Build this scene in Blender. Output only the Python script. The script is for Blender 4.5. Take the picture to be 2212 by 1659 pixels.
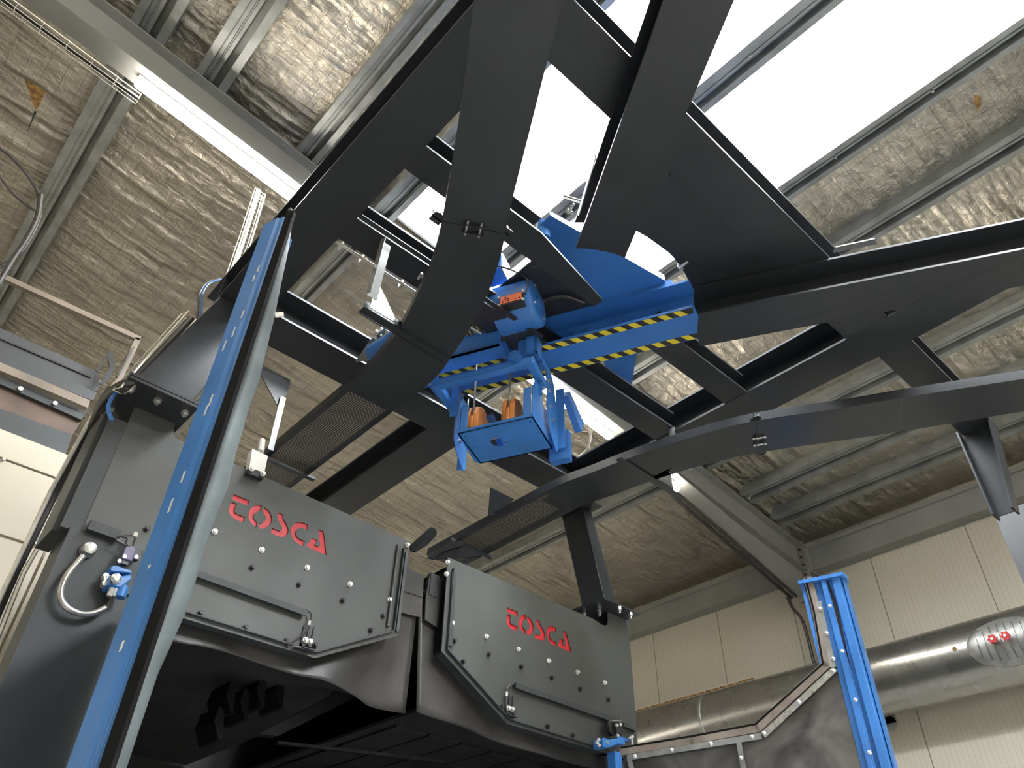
import bpy, bmesh, math, random
from mathutils import Vector, Matrix, noise
from math import pi, sin, cos, radians, tan, sqrt, atan2

random.seed(7)
for o in list(bpy.data.objects): bpy.data.objects.remove(o, do_unlink=True)
SC = bpy.context.scene
COL = SC.collection

# ------------------------------------------------------------------ camera
W_, H_ = 2212, 1659
CAM = Vector((0, 0, 1.6))
FPX = 1651.766
RX = Vector((0.73671139, -0.67582016, 0.02287882))
UP = Vector((-0.44604526, -0.46024782, 0.76760379))
FW = Vector((0.50823219, 0.57570744, 0.64051619))
cd = bpy.data.cameras.new('camera'); cam = bpy.data.objects.new('camera', cd); COL.objects.link(cam)
M = Matrix((RX, UP, -FW)).transposed().to_4x4(); M.translation = CAM
cam.matrix_world = M
cd.sensor_fit = 'HORIZONTAL'; cd.sensor_width = 36; cd.lens = FPX / W_ * 36
cd.clip_start = 0.02; cd.clip_end = 200
SC.camera = cam
# ------------------------------------------------------------------ light / exposure
SC.view_settings.view_transform = 'Standard'; SC.view_settings.look = 'None'
SC.view_settings.exposure = 1.35; SC.view_settings.gamma = 1.0; SC.view_settings.use_curve_mapping = False
world = bpy.data.worlds.new('sky'); SC.world = world; world.use_nodes = True
bg = world.node_tree.nodes['Background']; bg.inputs[0].default_value = (0.93, 0.97, 1.0, 1); bg.inputs[1].default_value = 18.0
TUBE_POWER = 23.0          # emission of every tube lamp, the seen ones and the added fill alike

# ------------------------------------------------------------------ geometry helpers
S5 = tan(radians(5.2))
def ray(px, py):
    return RX * (px - W_/2) + UP * (H_/2 - py) + FW * FPX
def on(px, py, ax, v):
    r = ray(px, py); t = (v - CAM[ax]) / r[ax]; return CAM + r * t
def Zp(px, py, z): return on(px, py, 2, z)
def Yp(px, py, y): return on(px, py, 1, y)
def Xp(px, py, x): return on(px, py, 0, x)
def Vp(px, py, a, b):
    n = Vector((b[1]-a[1], a[0]-b[0], 0)); r = ray(px, py)
    t = (Vector((a[0], a[1], 0)) - CAM).dot(n) / r.dot(n) if r.dot(n) else 0
    return CAM + r * t

class MB:
    def __init__(s): s.bm = bmesh.new()
    def face(s, pts):
        try: return s.bm.faces.new([s.bm.verts.new(p) for p in pts])
        except Exception: return None
    def box(s, a, b):
        x0, y0, z0 = [min(a[i], b[i]) for i in range(3)]; x1, y1, z1 = [max(a[i], b[i]) for i in range(3)]
        return s.hexa([(x0,y0,z0),(x1,y0,z0),(x1,y1,z0),(x0,y1,z0)], [(x0,y0,z1),(x1,y0,z1),(x1,y1,z1),(x0,y1,z1)])
    def hexa(s, lo, hi):
        n = len(lo)
        A = [s.bm.verts.new(p) for p in lo]; B = [s.bm.verts.new(p) for p in hi]
        s.bm.faces.new(A[::-1]); s.bm.faces.new(B)
        for i in range(n): s.bm.faces.new([A[i], A[(i+1) % n], B[(i+1) % n], B[i]])
        return s
    def prism(s, pts, vec):
        v = Vector(vec); pts = [Vector(p) for p in pts]
        return s.hexa(pts, [p + v for p in pts])
    def loft(s, rings, close=True, caps=True):
        R = [[s.bm.verts.new(p) for p in r] for r in rings]
        n = len(R[0])
        for i in range(len(R)-1):
            for j in range(n if close else n-1):
                s.bm.faces.new([R[i][j], R[i][(j+1) % n], R[i+1][(j+1) % n], R[i+1][j]])
        if caps and close:
            s.bm.faces.new(R[0][::-1]); s.bm.faces.new(R[-1])
        return s
    def bar(s, p0, p1, w, h, up=(0,0,1), off=0.0):
        """rectangular bar p0->p1, w across, h along up"""
        p0 = Vector(p0); p1 = Vector(p1); d = (p1-p0).normalized(); up = Vector(up)
        sd = d.cross(up).normalized(); u = sd.cross(d).normalized()
        c = lambda p: [p - sd*w/2 - u*h/2 + u*off, p + sd*w/2 - u*h/2 + u*off, p + sd*w/2 + u*h/2 + u*off, p - sd*w/2 + u*h/2 + u*off]
        return s.loft([c(p0), c(p1)])
    def profile(s, p0, p1, prof, up=(0,0,1)):
        """extrude closed 2-D profile (side, up) from p0 to p1"""
        p0 = Vector(p0); p1 = Vector(p1); d = (p1-p0).normalized(); up = Vector(up)
        sd = d.cross(up).normalized(); u = sd.cross(d).normalized()
        return s.loft([[p + sd*a + u*b for a, b in prof] for p in (p0, p1)])
    def ibeam(s, p0, p1, b, h, tf=0.014, tw=0.010, up=(0,0,1)):
        """p0,p1 on the underside centre line"""
        w = b/2; t = tw/2
        pr = [(-w,0),(w,0),(w,tf),(t,tf),(t,h-tf),(w,h-tf),(w,h),(-w,h),(-w,h-tf),(-t,h-tf),(-t,tf),(-w,tf)]
        return s.profile(p0, p1, pr, up)
    def tube(s, pts, r, n=8, caps=True):
        pts = [Vector(p) for p in pts]; rings = []
        prev = None
        for i, p in enumerate(pts):
            d = (pts[min(i+1, len(pts)-1)] - pts[max(i-1, 0)]).normalized()
            if prev is None:
                a = Vector((0,0,1)) if abs(d.z) < .9 else Vector((1,0,0))
                x = d.cross(a).normalized()
            else:
                x = (prev - d * prev.dot(d)).normalized()
            prev = x; y = d.cross(x)
            rr = r[i] if isinstance(r, (list, tuple)) else r
            rings.append([p + x*rr*cos(2*pi*k/n) + y*rr*sin(2*pi*k/n) for k in range(n)])
        return s.loft(rings, caps=caps)
    def cyl(s, p0, p1, r, n=24): return s.tube([p0, p1], r, n)
    def build(s, name, mat, parent=None, smooth=False, bevel=0.0, label=None):
        bmesh.ops.recalc_face_normals(s.bm, faces=s.bm.faces)
        me = bpy.data.meshes.new(name); s.bm.to_mesh(me); s.bm.free()
        me.materials.append(mat)
        o = bpy.data.objects.new(name, me); COL.objects.link(o)
        if smooth:
            for p in me.polygons: p.use_smooth = True
            try: me.set_sharp_from_angle(angle=radians(38))
            except Exception: pass
        if bevel:
            md = o.modifiers.new('bevel', 'BEVEL'); md.width = bevel; md.segments = 1; md.limit_method = 'ANGLE'; md.angle_limit = radians(40)
        if parent is not None: adopt(o, parent)
        if label: o['label'] = label
        return o
def adopt(o, parent):
    o.parent = parent
    if parent.type == 'EMPTY': o.matrix_parent_inverse = Matrix.Translation(-parent.location)
def tag(o, label, cat, group=None):
    o['label'] = label; o['category'] = cat
    if group: o['group'] = group
    return o
def thing(name, loc, label, cat, group=None):
    o = bpy.data.objects.new(name, None); COL.objects.link(o); o.location = loc; o.empty_display_size = .1
    return tag(o, label, cat, group)
def struct(o): o['kind'] = 'structure'; return o
def spline(pts, n=8):
    pts = [Vector(p) for p in pts]; out = []
    for i in range(len(pts)-1):
        p0 = pts[max(i-1,0)]; p1 = pts[i]; p2 = pts[i+1]; p3 = pts[min(i+2,len(pts)-1)]
        for k in range(n):
            t = k/n
            out.append(.5*((2*p1)+(p2-p0)*t+(2*p0-5*p1+4*p2-p3)*t*t+(3*p1-p0-3*p2+p3)*t**3))
    out.append(pts[-1]); return out
def resample(pts, n):
    pts = [Vector(p) for p in pts]; L = [0]
    for a, b in zip(pts, pts[1:]): L.append(L[-1] + (b-a).length)
    out = []
    for k in range(n):
        t = L[-1]*k/(n-1); i = 0
        while i < len(L)-2 and L[i+1] < t: i += 1
        f = (t-L[i])/max(L[i+1]-L[i], 1e-9); out.append(pts[i].lerp(pts[i+1], f))
    return out

# ------------------------------------------------------------------ materials
def newmat(name):
    m = bpy.data.materials.new(name); m.use_nodes = True
    nt = m.node_tree; b = nt.nodes['Principled BSDF']; return m, nt, b
def N(nt, t, **k):
    n = nt.nodes.new(t)
    for a, v in k.items():
        if a in n.inputs: n.inputs[a].default_value = v
        else: setattr(n, a, v)
    return n
def L(nt, a, b): nt.links.new(a, b)
def obj_coord(nt, scale=(1,1,1)):
    tc = N(nt, 'ShaderNodeTexCoord'); mp = N(nt, 'ShaderNodeMapping'); mp.inputs['Scale'].default_value = scale
    L(nt, tc.outputs['Object'], mp.inputs['Vector']); return mp.outputs[0]
def ramp(nt, fac, stops):
    r = N(nt, 'ShaderNodeValToRGB'); e = r.color_ramp.elements
    while len(e) < len(stops): e.new(.5)
    for x, (p, c) in zip(e, stops): x.position = p; x.color = (*c, 1) if len(c) == 3 else c
    L(nt, fac, r.inputs[0]); return r.outputs[0]
def paint(name, col, rough=.45, var=.25, scale=3, metal=0.0, bump=.02, bscale=180, spec=.5, rvar=.12, coat=0):
    m, nt, b = newmat(name)
    v = obj_coord(nt)
    n = N(nt, 'ShaderNodeTexNoise', Scale=scale, Detail=5.0); L(nt, v, n.inputs['Vector'])
    lo = tuple(c*(1-var) for c in col); hi = tuple(min(1, c*(1+var)) for c in col)
    L(nt, ramp(nt, n.outputs[0], [(.35, lo), (.65, hi)]), b.inputs['Base Color'])
    mr = N(nt, 'ShaderNodeMapRange'); mr.inputs[3].default_value = rough-rvar; mr.inputs[4].default_value = rough+rvar
    n2 = N(nt, 'ShaderNodeTexNoise', Scale=scale*2.3, Detail=3.0); L(nt, v, n2.inputs['Vector'])
    L(nt, n2.outputs[0], mr.inputs[0]); L(nt, mr.outputs[0], b.inputs['Roughness'])
    b.inputs['Metallic'].default_value = metal; b.inputs['Specular IOR Level'].default_value = spec
    b.inputs['Coat Weight'].default_value = coat
    if bump:
        n3 = N(nt, 'ShaderNodeTexNoise', Scale=bscale, Detail=2.0); L(nt, v, n3.inputs['Vector'])
        bp = N(nt, 'ShaderNodeBump', Strength=bump*8, Distance=.002); L(nt, n3.outputs[0], bp.inputs['Height']); L(nt, bp.outputs[0], b.inputs['Normal'])
    return m
def emit(name, col, st):
    m, nt, b = newmat(name); b.inputs['Base Color'].default_value = (.9,.9,.9,1)
    b.inputs['Emission Color'].default_value = (*col, 1); b.inputs['Emission Strength'].default_value = st; return m

M_BLK  = paint('black_powder_coat', (.019,.0215,.025), .34, .18, 2.0, bump=.02, rvar=.06)
M_MACH = paint('anthracite_machine_paint', (.058,.062,.058), .42, .16, 1.6, bump=.05, bscale=260)
M_MACH2 = paint('dark_column_paint', (.030,.036,.039), .5, .12, 1.5, bump=.04, bscale=260)
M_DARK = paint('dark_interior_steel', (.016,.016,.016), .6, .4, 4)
M_RUB  = paint('worn_black_rubber', (.032,.030,.028), .36, .35, 3.5, bump=.03, bscale=60)
M_SEAL = paint('dusty_teal_rubber', (.068,.085,.088), .6, .3, 5, bump=.05, bscale=120)
M_RUBSHD = paint('grimy_rubber_and_gap_shade', (.005,.005,.005), .85, .3, 8, spec=.15)  # rubber edge; also puts shade of slot, chamber and door gap into colour
M_BLUE = paint('blue_paint', (.030,.135,.40), .38, .10, 3, bump=.02, bscale=140)
M_BLUE2 = paint('bright_blue_paint', (.040,.175,.49), .36, .12, 5, bump=.02, bscale=140)
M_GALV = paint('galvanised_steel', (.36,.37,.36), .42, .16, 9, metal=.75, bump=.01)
M_PURL = paint('galvanised_purlin', (.27,.28,.27), .45, .16, 6, metal=.55, bump=.01)
M_RAFT = paint('grey_painted_rafter', (.22,.22,.21), .45, .06, 3, bump=.02, bscale=100)
M_ZINC = paint('bright_zinc', (.62,.62,.60), .3, .1, 20, metal=.9, bump=0)
M_CAP  = paint('pale_bolt_head', (.72,.72,.68), .35, .1, 30, metal=.5, bump=0)
M_WIRE = paint('galvanised_wire', (.66,.64,.58), .35, .1, 30, metal=.6, bump=0)
M_CABL = paint('black_cable', (.035,.032,.032), .45, .2, 20, bump=0)
M_CBLU = paint('blue_cable', (.03,.13,.36), .4, .1, 20, bump=0)
M_CRM  = paint('cream_cabinet_paint', (.50,.46,.37), .5, .04, 2, bump=.02)
M_ORG  = paint('orange_cast_paint', (.50,.17,.028), .55, .2, 12, bump=.06, bscale=90)
M_LABL = paint('orange_label', (.75,.17,.06), .5, .1, 30, bump=0)
M_RED  = paint('red_paint', (.55,.018,.028), .35, .12, 30, bump=.05, bscale=120)
M_SILV = paint('silver_hose', (.42,.41,.39), .3, .1, 15, metal=.7, bump=0)
M_TUBF = paint('brown_grey_tube_frame', (.16,.13,.10), .45, .2, 4)
M_ROPE = paint('steel_rope', (.30,.29,.26), .4, .2, 60, metal=.6, bump=0)
M_DRUM = paint('greased_steel_rope', (.28,.25,.17), .45, .3, 40, metal=.5, bump=0)
M_YEL  = paint('yellow_tape', (.62,.50,.03), .4, .05, 5, bump=0)
M_TAPE = paint('black_tape', (.02,.02,.02), .4, .05, 5, bump=0)
M_LILA = paint('purple_switch_body', (.10,.09,.17), .4, .1, 9, bump=0)
M_PLAS = paint('black_plastic', (.02,.02,.022), .4, .1, 9, bump=0)
M_INSU = paint('brown_insulation', (.26,.15,.05), .9, .5, 25, bump=.1, bscale=60)
M_TUBE = emit('lamp_tube_glow', (1.0, .92, .80), TUBE_POWER)
M_LAMPB = paint('white_lamp_body', (.75,.74,.70), .4, .03, 4, bump=0)
M_FLOOR = paint('grey_concrete_floor', (.42,.41,.38), .5, .15, 1.2, bump=.03, bscale=40)
M_PLAINW = paint('cream_wall_paint', (.46,.44,.38), .6, .04, 1.2, bump=0)

# stainless / tarnished door skin: soft cloudy smears
def mk_skin():
    m, nt, b = newmat('tarnished_door_skin'); v = obj_coord(nt)
    n = N(nt, 'ShaderNodeTexNoise', Scale=2.2, Detail=3.0, Distortion=1.2); L(nt, v, n.inputs['Vector'])
    L(nt, ramp(nt, n.outputs[0], [(.35, (.045,.042,.04)), (.55, (.12,.115,.11)), (.72, (.22,.21,.20))]), b.inputs['Base Color'])
    b.inputs['Metallic'].default_value = .5
    n2 = N(nt, 'ShaderNodeTexNoise', Scale=5.0, Detail=4.0); L(nt, v, n2.inputs['Vector'])
    mr = N(nt, 'ShaderNodeMapRange'); mr.inputs[3].default_value = .25; mr.inputs[4].default_value = .6
    L(nt, n2.outputs[0], mr.inputs[0]); L(nt, mr.outputs[0], b.inputs['Roughness']); return m
M_SKIN = mk_skin()

# duct sheet metal
def mk_duct():
    m, nt, b = newmat('galvanised_duct'); v = obj_coord(nt, (1, 1, 1))
    n = N(nt, 'ShaderNodeTexVoronoi', Scale=38.0); L(nt, v, n.inputs['Vector'])
    L(nt, ramp(nt, n.outputs['Distance'], [(.0, (.36,.36,.35)), (1, (.44,.44,.42))]), b.inputs['Base Color'])
    n2 = N(nt, 'ShaderNodeTexNoise', Scale=3.0, Detail=4.0); L(nt, v, n2.inputs['Vector'])
    mr = N(nt, 'ShaderNodeMapRange'); mr.inputs[3].default_value = .2; mr.inputs[4].default_value = .36
    L(nt, n2.outputs[0], mr.inputs[0]); L(nt, mr.outputs[0], b.inputs['Roughness'])
    bp = N(nt, 'ShaderNodeBump', Strength=.08, Distance=.008); L(nt, n2.outputs[0], bp.inputs['Height']); L(nt, bp.outputs[0], b.inputs['Normal'])
    b.inputs['Metallic'].default_value = .92; return m
M_DUCT = mk_duct()

# insulated sandwich wall panel: fine vertical ribs along Y, wider joints
def mk_panel():
    m, nt, b = newmat('ribbed_cream_wall_panel')
    tc = N(nt, 'ShaderNodeTexCoord'); sp = N(nt, 'ShaderNodeSeparateXYZ'); L(nt, tc.outputs['Object'], sp.inputs[0])
    def grid(period, width):
        a = N(nt, 'ShaderNodeMath', operation='DIVIDE'); L(nt, sp.outputs['Y'], a.inputs[0]); a.inputs[1].default_value = period
        f = N(nt, 'ShaderNodeMath', operation='FRACT'); L(nt, a.outputs[0], f.inputs[0])
        c = N(nt, 'ShaderNodeMath', operation='LESS_THAN'); L(nt, f.outputs[0], c.inputs[0]); c.inputs[1].default_value = width
        return c.outputs[0]
    rib = grid(.053, .11); joint = grid(1.11, .010)
    mx = N(nt, 'ShaderNodeMath', operation='MULTIPLY'); L(nt, rib, mx.inputs[0]); mx.inputs[1].default_value = .28
    mm = N(nt, 'ShaderNodeMath', operation='MAXIMUM'); L(nt, mx.outputs[0], mm.inputs[0]); L(nt, joint, mm.inputs[1])
    L(nt, ramp(nt, mm.outputs[0], [(0, (.52,.49,.41)), (1, (.20,.18,.14))]), b.inputs['Base Color'])
    bp = N(nt, 'ShaderNodeBump', Strength=.4, Distance=.004); bp.invert = True; L(nt, mm.outputs[0], bp.inputs['Height']); L(nt, bp.outputs[0], b.inputs['Normal'])
    b.inputs['Roughness'].default_value = .42; return m
M_PANEL = mk_panel()

# crinkled reinforced foil
def mk_foil():
    m, nt, b = newmat('crinkled_aluminium_foil')
    tc = N(nt, 'ShaderNodeTexCoord'); P = tc.outputs['Object']
    def mapv(s, src=P, rot=0):
        mp = N(nt, 'ShaderNodeMapping'); mp.inputs['Scale'].default_value = s; mp.inputs['Rotation'].default_value = (0,0,rot); L(nt, src, mp.inputs[0]); return mp.outputs[0]
    wn = N(nt, 'ShaderNodeTexNoise', Scale=1.3, Detail=0.5); L(nt, P, wn.inputs['Vector'])
    wa = N(nt, 'ShaderNodeVectorMath', operation='SUBTRACT'); L(nt, wn.outputs['Color'], wa.inputs[0]); wa.inputs[1].default_value = (.5,.5,.5)
    wb = N(nt, 'ShaderNodeVectorMath', operation='SCALE'); L(nt, wa.outputs[0], wb.inputs[0]); wb.inputs['Scale'].default_value = .045
    wc = N(nt, 'ShaderNodeVectorMath', operation='ADD'); L(nt, P, wc.inputs[0]); L(nt, wb.outputs[0], wc.inputs[1])
    warped = wc.outputs[0]
    # scrim grid
    sp = N(nt, 'ShaderNodeSeparateXYZ'); L(nt, warped, sp.inputs[0])
    def line(out, per, w):
        a = N(nt, 'ShaderNodeMath', operation='DIVIDE'); L(nt, out, a.inputs[0]); a.inputs[1].default_value = per
        f = N(nt, 'ShaderNodeMath', operation='FRACT'); L(nt, a.outputs[0], f.inputs[0])
        c = N(nt, 'ShaderNodeMath', operation='LESS_THAN'); L(nt, f.outputs[0], c.inputs[0]); c.inputs[1].default_value = w; return c.outputs[0]
    gx = line(sp.outputs['X'], .125, .04); gy = line(sp.outputs['Y'], .115, .04)
    g = N(nt, 'ShaderNodeMath', operation='MAXIMUM'); L(nt, gx, g.inputs[0]); L(nt, gy, g.inputs[1])
    # crinkles: stretched ridges + fine facets
    n1 = N(nt, 'ShaderNodeTexNoise', Scale=1.0, Detail=6.0, Roughness=.62); n1.noise_type = 'RIDGED_MULTIFRACTAL' if hasattr(n1, 'noise_type') else n1.noise_type
    L(nt, mapv((.7, 7.5, 1), warped), n1.inputs['Vector'])
    v1 = N(nt, 'ShaderNodeTexVoronoi', Scale=1.0); L(nt, mapv((4, 19, 1), warped, .12), v1.inputs['Vector'])
    n2 = N(nt, 'ShaderNodeTexNoise', Scale=16.0, Detail=5.0, Roughness=.65, Distortion=.8); L(nt, P, n2.inputs['Vector'])
    a1 = N(nt, 'ShaderNodeMath', operation='MULTIPLY'); L(nt, n1.outputs[0], a1.inputs[0]); a1.inputs[1].default_value = .95
    a2 = N(nt, 'ShaderNodeMath', operation='MULTIPLY_ADD'); L(nt, v1.outputs['Distance'], a2.inputs[0]); a2.inputs[1].default_value = .30; L(nt, a1.outputs[0], a2.inputs[2])
    a3 = N(nt, 'ShaderNodeMath', operation='MULTIPLY_ADD'); L(nt, n2.outputs[0], a3.inputs[0]); a3.inputs[1].default_value = .38; L(nt, a2.outputs[0], a3.inputs[2])
    a4 = N(nt, 'ShaderNodeMath', operation='MULTIPLY_ADD'); L(nt, g.outputs[0], a4.inputs[0]); a4.inputs[1].default_value = -.10; L(nt, a3.outputs[0], a4.inputs[2])
    bp = N(nt, 'ShaderNodeBump', Strength=1.0, Distance=.065); L(nt, a4.outputs[0], bp.inputs['Height']); L(nt, bp.outputs[0], b.inputs['Normal'])
    big = N(nt, 'ShaderNodeTexNoise', Scale=1.1, Detail=3.0); L(nt, P, big.inputs['Vector'])
    base = ramp(nt, big.outputs[0], [(.3, (.35,.325,.275)), (.7, (.53,.495,.42))])
    mxc = N(nt, 'ShaderNodeMix', data_type='RGBA'); L(nt, g.outputs[0], mxc.inputs[0]); L(nt, base, mxc.inputs[6]); mxc.inputs[7].default_value = (.30,.28,.23,1)
    L(nt, mxc.outputs[2], b.inputs['Base Color'])
    b.inputs['Metallic'].default_value = .88; b.inputs['Roughness'].default_value = .30
    return m
M_FOIL = mk_foil()

# perforated sheet (real round holes are sub-millimetre detail: procedural mask)
def mk_mesh(name, per=.0075, fill=.30, col=(.02,.02,.022), ang=0.0):
    m, nt, b = newmat(name); tc = N(nt, 'ShaderNodeTexCoord')
    mp = N(nt, 'ShaderNodeMapping'); mp.inputs['Rotation'].default_value = (0,0,ang); L(nt, tc.outputs['Object'], mp.inputs[0])
    sp = N(nt, 'ShaderNodeSeparateXYZ'); L(nt, mp.outputs[0], sp.inputs[0])
    def d(o):
        a = N(nt, 'ShaderNodeMath', operation='DIVIDE'); L(nt, sp.outputs[o], a.inputs[0]); a.inputs[1].default_value = per
        f = N(nt, 'ShaderNodeMath', operation='FRACT'); L(nt, a.outputs[0], f.inputs[0])
        s = N(nt, 'ShaderNodeMath', operation='SUBTRACT'); L(nt, f.outputs[0], s.inputs[0]); s.inputs[1].default_value = .5
        p = N(nt, 'ShaderNodeMath', operation='POWER'); L(nt, s.outputs[0], p.inputs[0]); p.inputs[1].default_value = 2.0; return p.outputs[0]
    ad = N(nt, 'ShaderNodeMath', operation='ADD'); L(nt, d('X'), ad.inputs[0]); L(nt, d('Y'), ad.inputs[1])
    lt = N(nt, 'ShaderNodeMath', operation='LESS_THAN'); L(nt, ad.outputs[0], lt.inputs[0]); lt.inputs[1].default_value = fill*fill
    tr = N(nt, 'ShaderNodeBsdfTransparent'); mx = N(nt, 'ShaderNodeMixShader')
    b.inputs['Base Color'].default_value = (*col, 1); b.inputs['Roughness'].default_value = .5
    L(nt, lt.outputs[0], mx.inputs[0]); L(nt, b.outputs[0], mx.inputs[1]); L(nt, tr.outputs[0], mx.inputs[2])
    L(nt, mx.outputs[0], nt.nodes['Material Output'].inputs[0]); return m
M_PERF = mk_mesh('perforated_black_sheet', .0135, .34)

def mk_glaze():
    m, nt, b = newmat('translucent_roof_glazing')
    tl = N(nt, 'ShaderNodeBsdfTranslucent', Color=(.95,.96,.97,1)); tr = N(nt, 'ShaderNodeBsdfTransparent'); mx = N(nt, 'ShaderNodeMixShader')
    mx.inputs[0].default_value = .25
    L(nt, tr.outputs[0], mx.inputs[1]); L(nt, tl.outputs[0], mx.inputs[2]); L(nt, mx.outputs[0], nt.nodes['Material Output'].inputs[0]); return m
M_GLAZE = mk_glaze()

# ------------------------------------------------------------------ room shell
WX, WXL, WYB, WYF = 8.75, -7.0, 10.5, -9.0
RZ = lambda x, z0: z0 - S5*x              # height of a sloped roof layer above x
def wall(name, a, b, mat):
    m = MB(); m.box(a, b); return struct(m.build(name, mat))
wall('floor', (WXL-.2, WYF-.2, -.15), (WX+.2, WYB+.2, 0), M_FLOOR)
wall('wall_right', (WX, WYF, 0), (WX+.12, WYB, 6.75), M_PANEL)
wall('wall_left', (WXL-.12, WYF, 0), (WXL, WYB, 8.1), M_PLAINW)
wall('wall_back', (WXL, WYB, 0), (WX, WYB+.12, 8.1), M_PLAINW)
wall('wall_front', (WXL, WYF-.12, 0), (WX, WYF, 8.1), M_PLAINW)

PURL = [(-.40,-.14),(.12,.37),(1.02,1.21),(1.79,1.99),(2.85,3.05),(3.95,4.12),(4.72,4.92),(6.32,6.56),(7.16,7.42),(7.78,8.05),(-1.5,-1.25),(-2.7,-2.45),(-3.9,-3.65),(-5.2,-4.95)]
PB = 7.10                                  # z0 of purlin undersides
SKX = (1.95, 3.99); SKY = (-7.2, 3.84)
FARP = [0, 3, 5, 7, 10, 12]                 # purlins that carry on beyond the lamp rafter
CS_NEAR = sorted([(a+b)/2 for a, b in PURL] + [WXL, WX]); CS_FAR = sorted([(PURL[i][0]+PURL[i][1])/2 for i in FARP] + [WXL, WX])
# foil ceiling: sags between the purlins, pinched at them
def foil_z(x, y):
    cs = CS_FAR if y > 3.95 else CS_NEAR; k = 0
    while k < len(cs)-2 and cs[k+1] < x: k += 1
    t = (x-cs[k])/(cs[k+1]-cs[k]); w = cs[k+1]-cs[k]
    s = sin(pi*min(max(t,0),1))
    sag = .075*min(w, 1.5)*s**.7
    wr = (abs(noise.noise(Vector((x*.8, y*4.0, 3.1))))*.045 + abs(noise.noise(Vector((x*2.3, y*9.0, 8))))*.022 + noise.noise(Vector((x*7, y*7, 1)))*.010)*(.35+s)
    return RZ(x, PB+.135) - sag + wr
def foil(x0, x1, y0, y1, m, dx=.045, dy=.03):
    nx = max(2, int((x1-x0)/dx)); ny = max(2, int((y1-y0)/dy))
    V = [[m.bm.verts.new((x0+(x1-x0)*i/nx, y0+(y1-y0)*j/ny, foil_z(x0+(x1-x0)*i/nx, y0+(y1-y0)*j/ny))) for j in range(ny+1)] for i in range(nx+1)]
    for i in range(nx):
        for j in range(ny):
            m.bm.faces.new([V[i][j], V[i][j+1], V[i+1][j+1], V[i+1][j]])
m = MB()
foil(-1.4, SKX[0], -1.2, 8.2, m); foil(SKX[1], WX, -1.2, 8.2, m); foil(SKX[0], SKX[1], SKY[1], 8.2, m)
foil(WXL, -1.4, WYF, WYB, m, .3, .3); foil(-1.4, SKX[0], WYF, -1.2, m, .3, .3); foil(SKX[1], WX, WYF, -1.2, m, .3, .3)
foil(-1.4, WX, 8.2, WYB, m, .3, .3); foil(SKX[0], SKX[1], WYF, SKY[0], m, .3, .3)
o = struct(m.build('ceiling', M_FOIL, smooth=False))
for p in o.data.polygons: p.use_smooth = True
# roof sheet above the foil (keeps the daylight out) with the opening of the skylight
m = MB()
for x0, x1, y0, y1 in ((WXL-.2, SKX[0], WYF-.2, WYB+.2), (SKX[1], WX+.2, WYF-.2, WYB+.2), (SKX[0], SKX[1], SKY[1], WYB+.2), (SKX[0], SKX[1], WYF-.2, SKY[0])):
    m.hexa([(x0,y0,RZ(x0,PB+.30)),(x1,y0,RZ(x1,PB+.30)),(x1,y1,RZ(x1,PB+.30)),(x0,y1,RZ(x0,PB+.30))], [(x0,y0,RZ(x0,PB+.34)),(x1,y0,RZ(x1,PB+.34)),(x1,y1,RZ(x1,PB+.34)),(x0,y1,RZ(x0,PB+.34))])
struct(m.build('trim_1', M_GALV))
m = MB(); x0, x1 = SKX; y0, y1 = SKY
m.hexa([(x0,y0,RZ(x0,PB+.31)),(x1,y0,RZ(x1,PB+.31)),(x1,y1,RZ(x1,PB+.31)),(x0,y1,RZ(x0,PB+.31))], [(x0,y0,RZ(x0,PB+.315)),(x1,y0,RZ(x1,PB+.315)),(x1,y1,RZ(x1,PB+.315)),(x0,y1,RZ(x0,PB+.315))])
struct(m.build('window_1', M_GLAZE))
# closing strips between foil edge and roof sheet around the skylight
m = MB()
for y0, y1 in ((SKY[0], SKY[1]),):
    for x in SKX: m.box((x-.012, y0, RZ(x, PB+.05)), (x+.012, y1, RZ(x, PB+.31)))
for y in SKY: m.hexa([(SKX[0],y-.01,RZ(SKX[0],PB+.03)),(SKX[1],y-.01,RZ(SKX[1],PB+.03)),(SKX[1],y+.01,RZ(SKX[1],PB+.03)),(SKX[0],y+.01,RZ(SKX[0],PB+.03))], [(SKX[0],y-.01,RZ(SKX[0],PB+.31)),(SKX[1],y-.01,RZ(SKX[1],PB+.31)),(SKX[1],y+.01,RZ(SKX[1],PB+.31)),(SKX[0],y+.01,RZ(SKX[0],PB+.31))])
struct(m.build('trim_2', M_GALV))
# daylight portal for the sampler (a real opening of the roof)
pl = bpy.data.lights.new('skylight_portal', 'AREA'); pl.shape = 'RECTANGLE'; pl.size = SKX[1]-SKX[0]; pl.size_y = SKY[1]-SKY[0]
pl.cycles.is_portal = True
po = bpy.data.objects.new('skylight_portal', pl); COL.objects.link(po)
po.location = ((SKX[0]+SKX[1])/2, (SKY[0]+SKY[1])/2, RZ((SKX[0]+SKX[1])/2, PB+.29)); po.rotation_euler = (0, atan2(S5, 1), 0)

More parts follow.
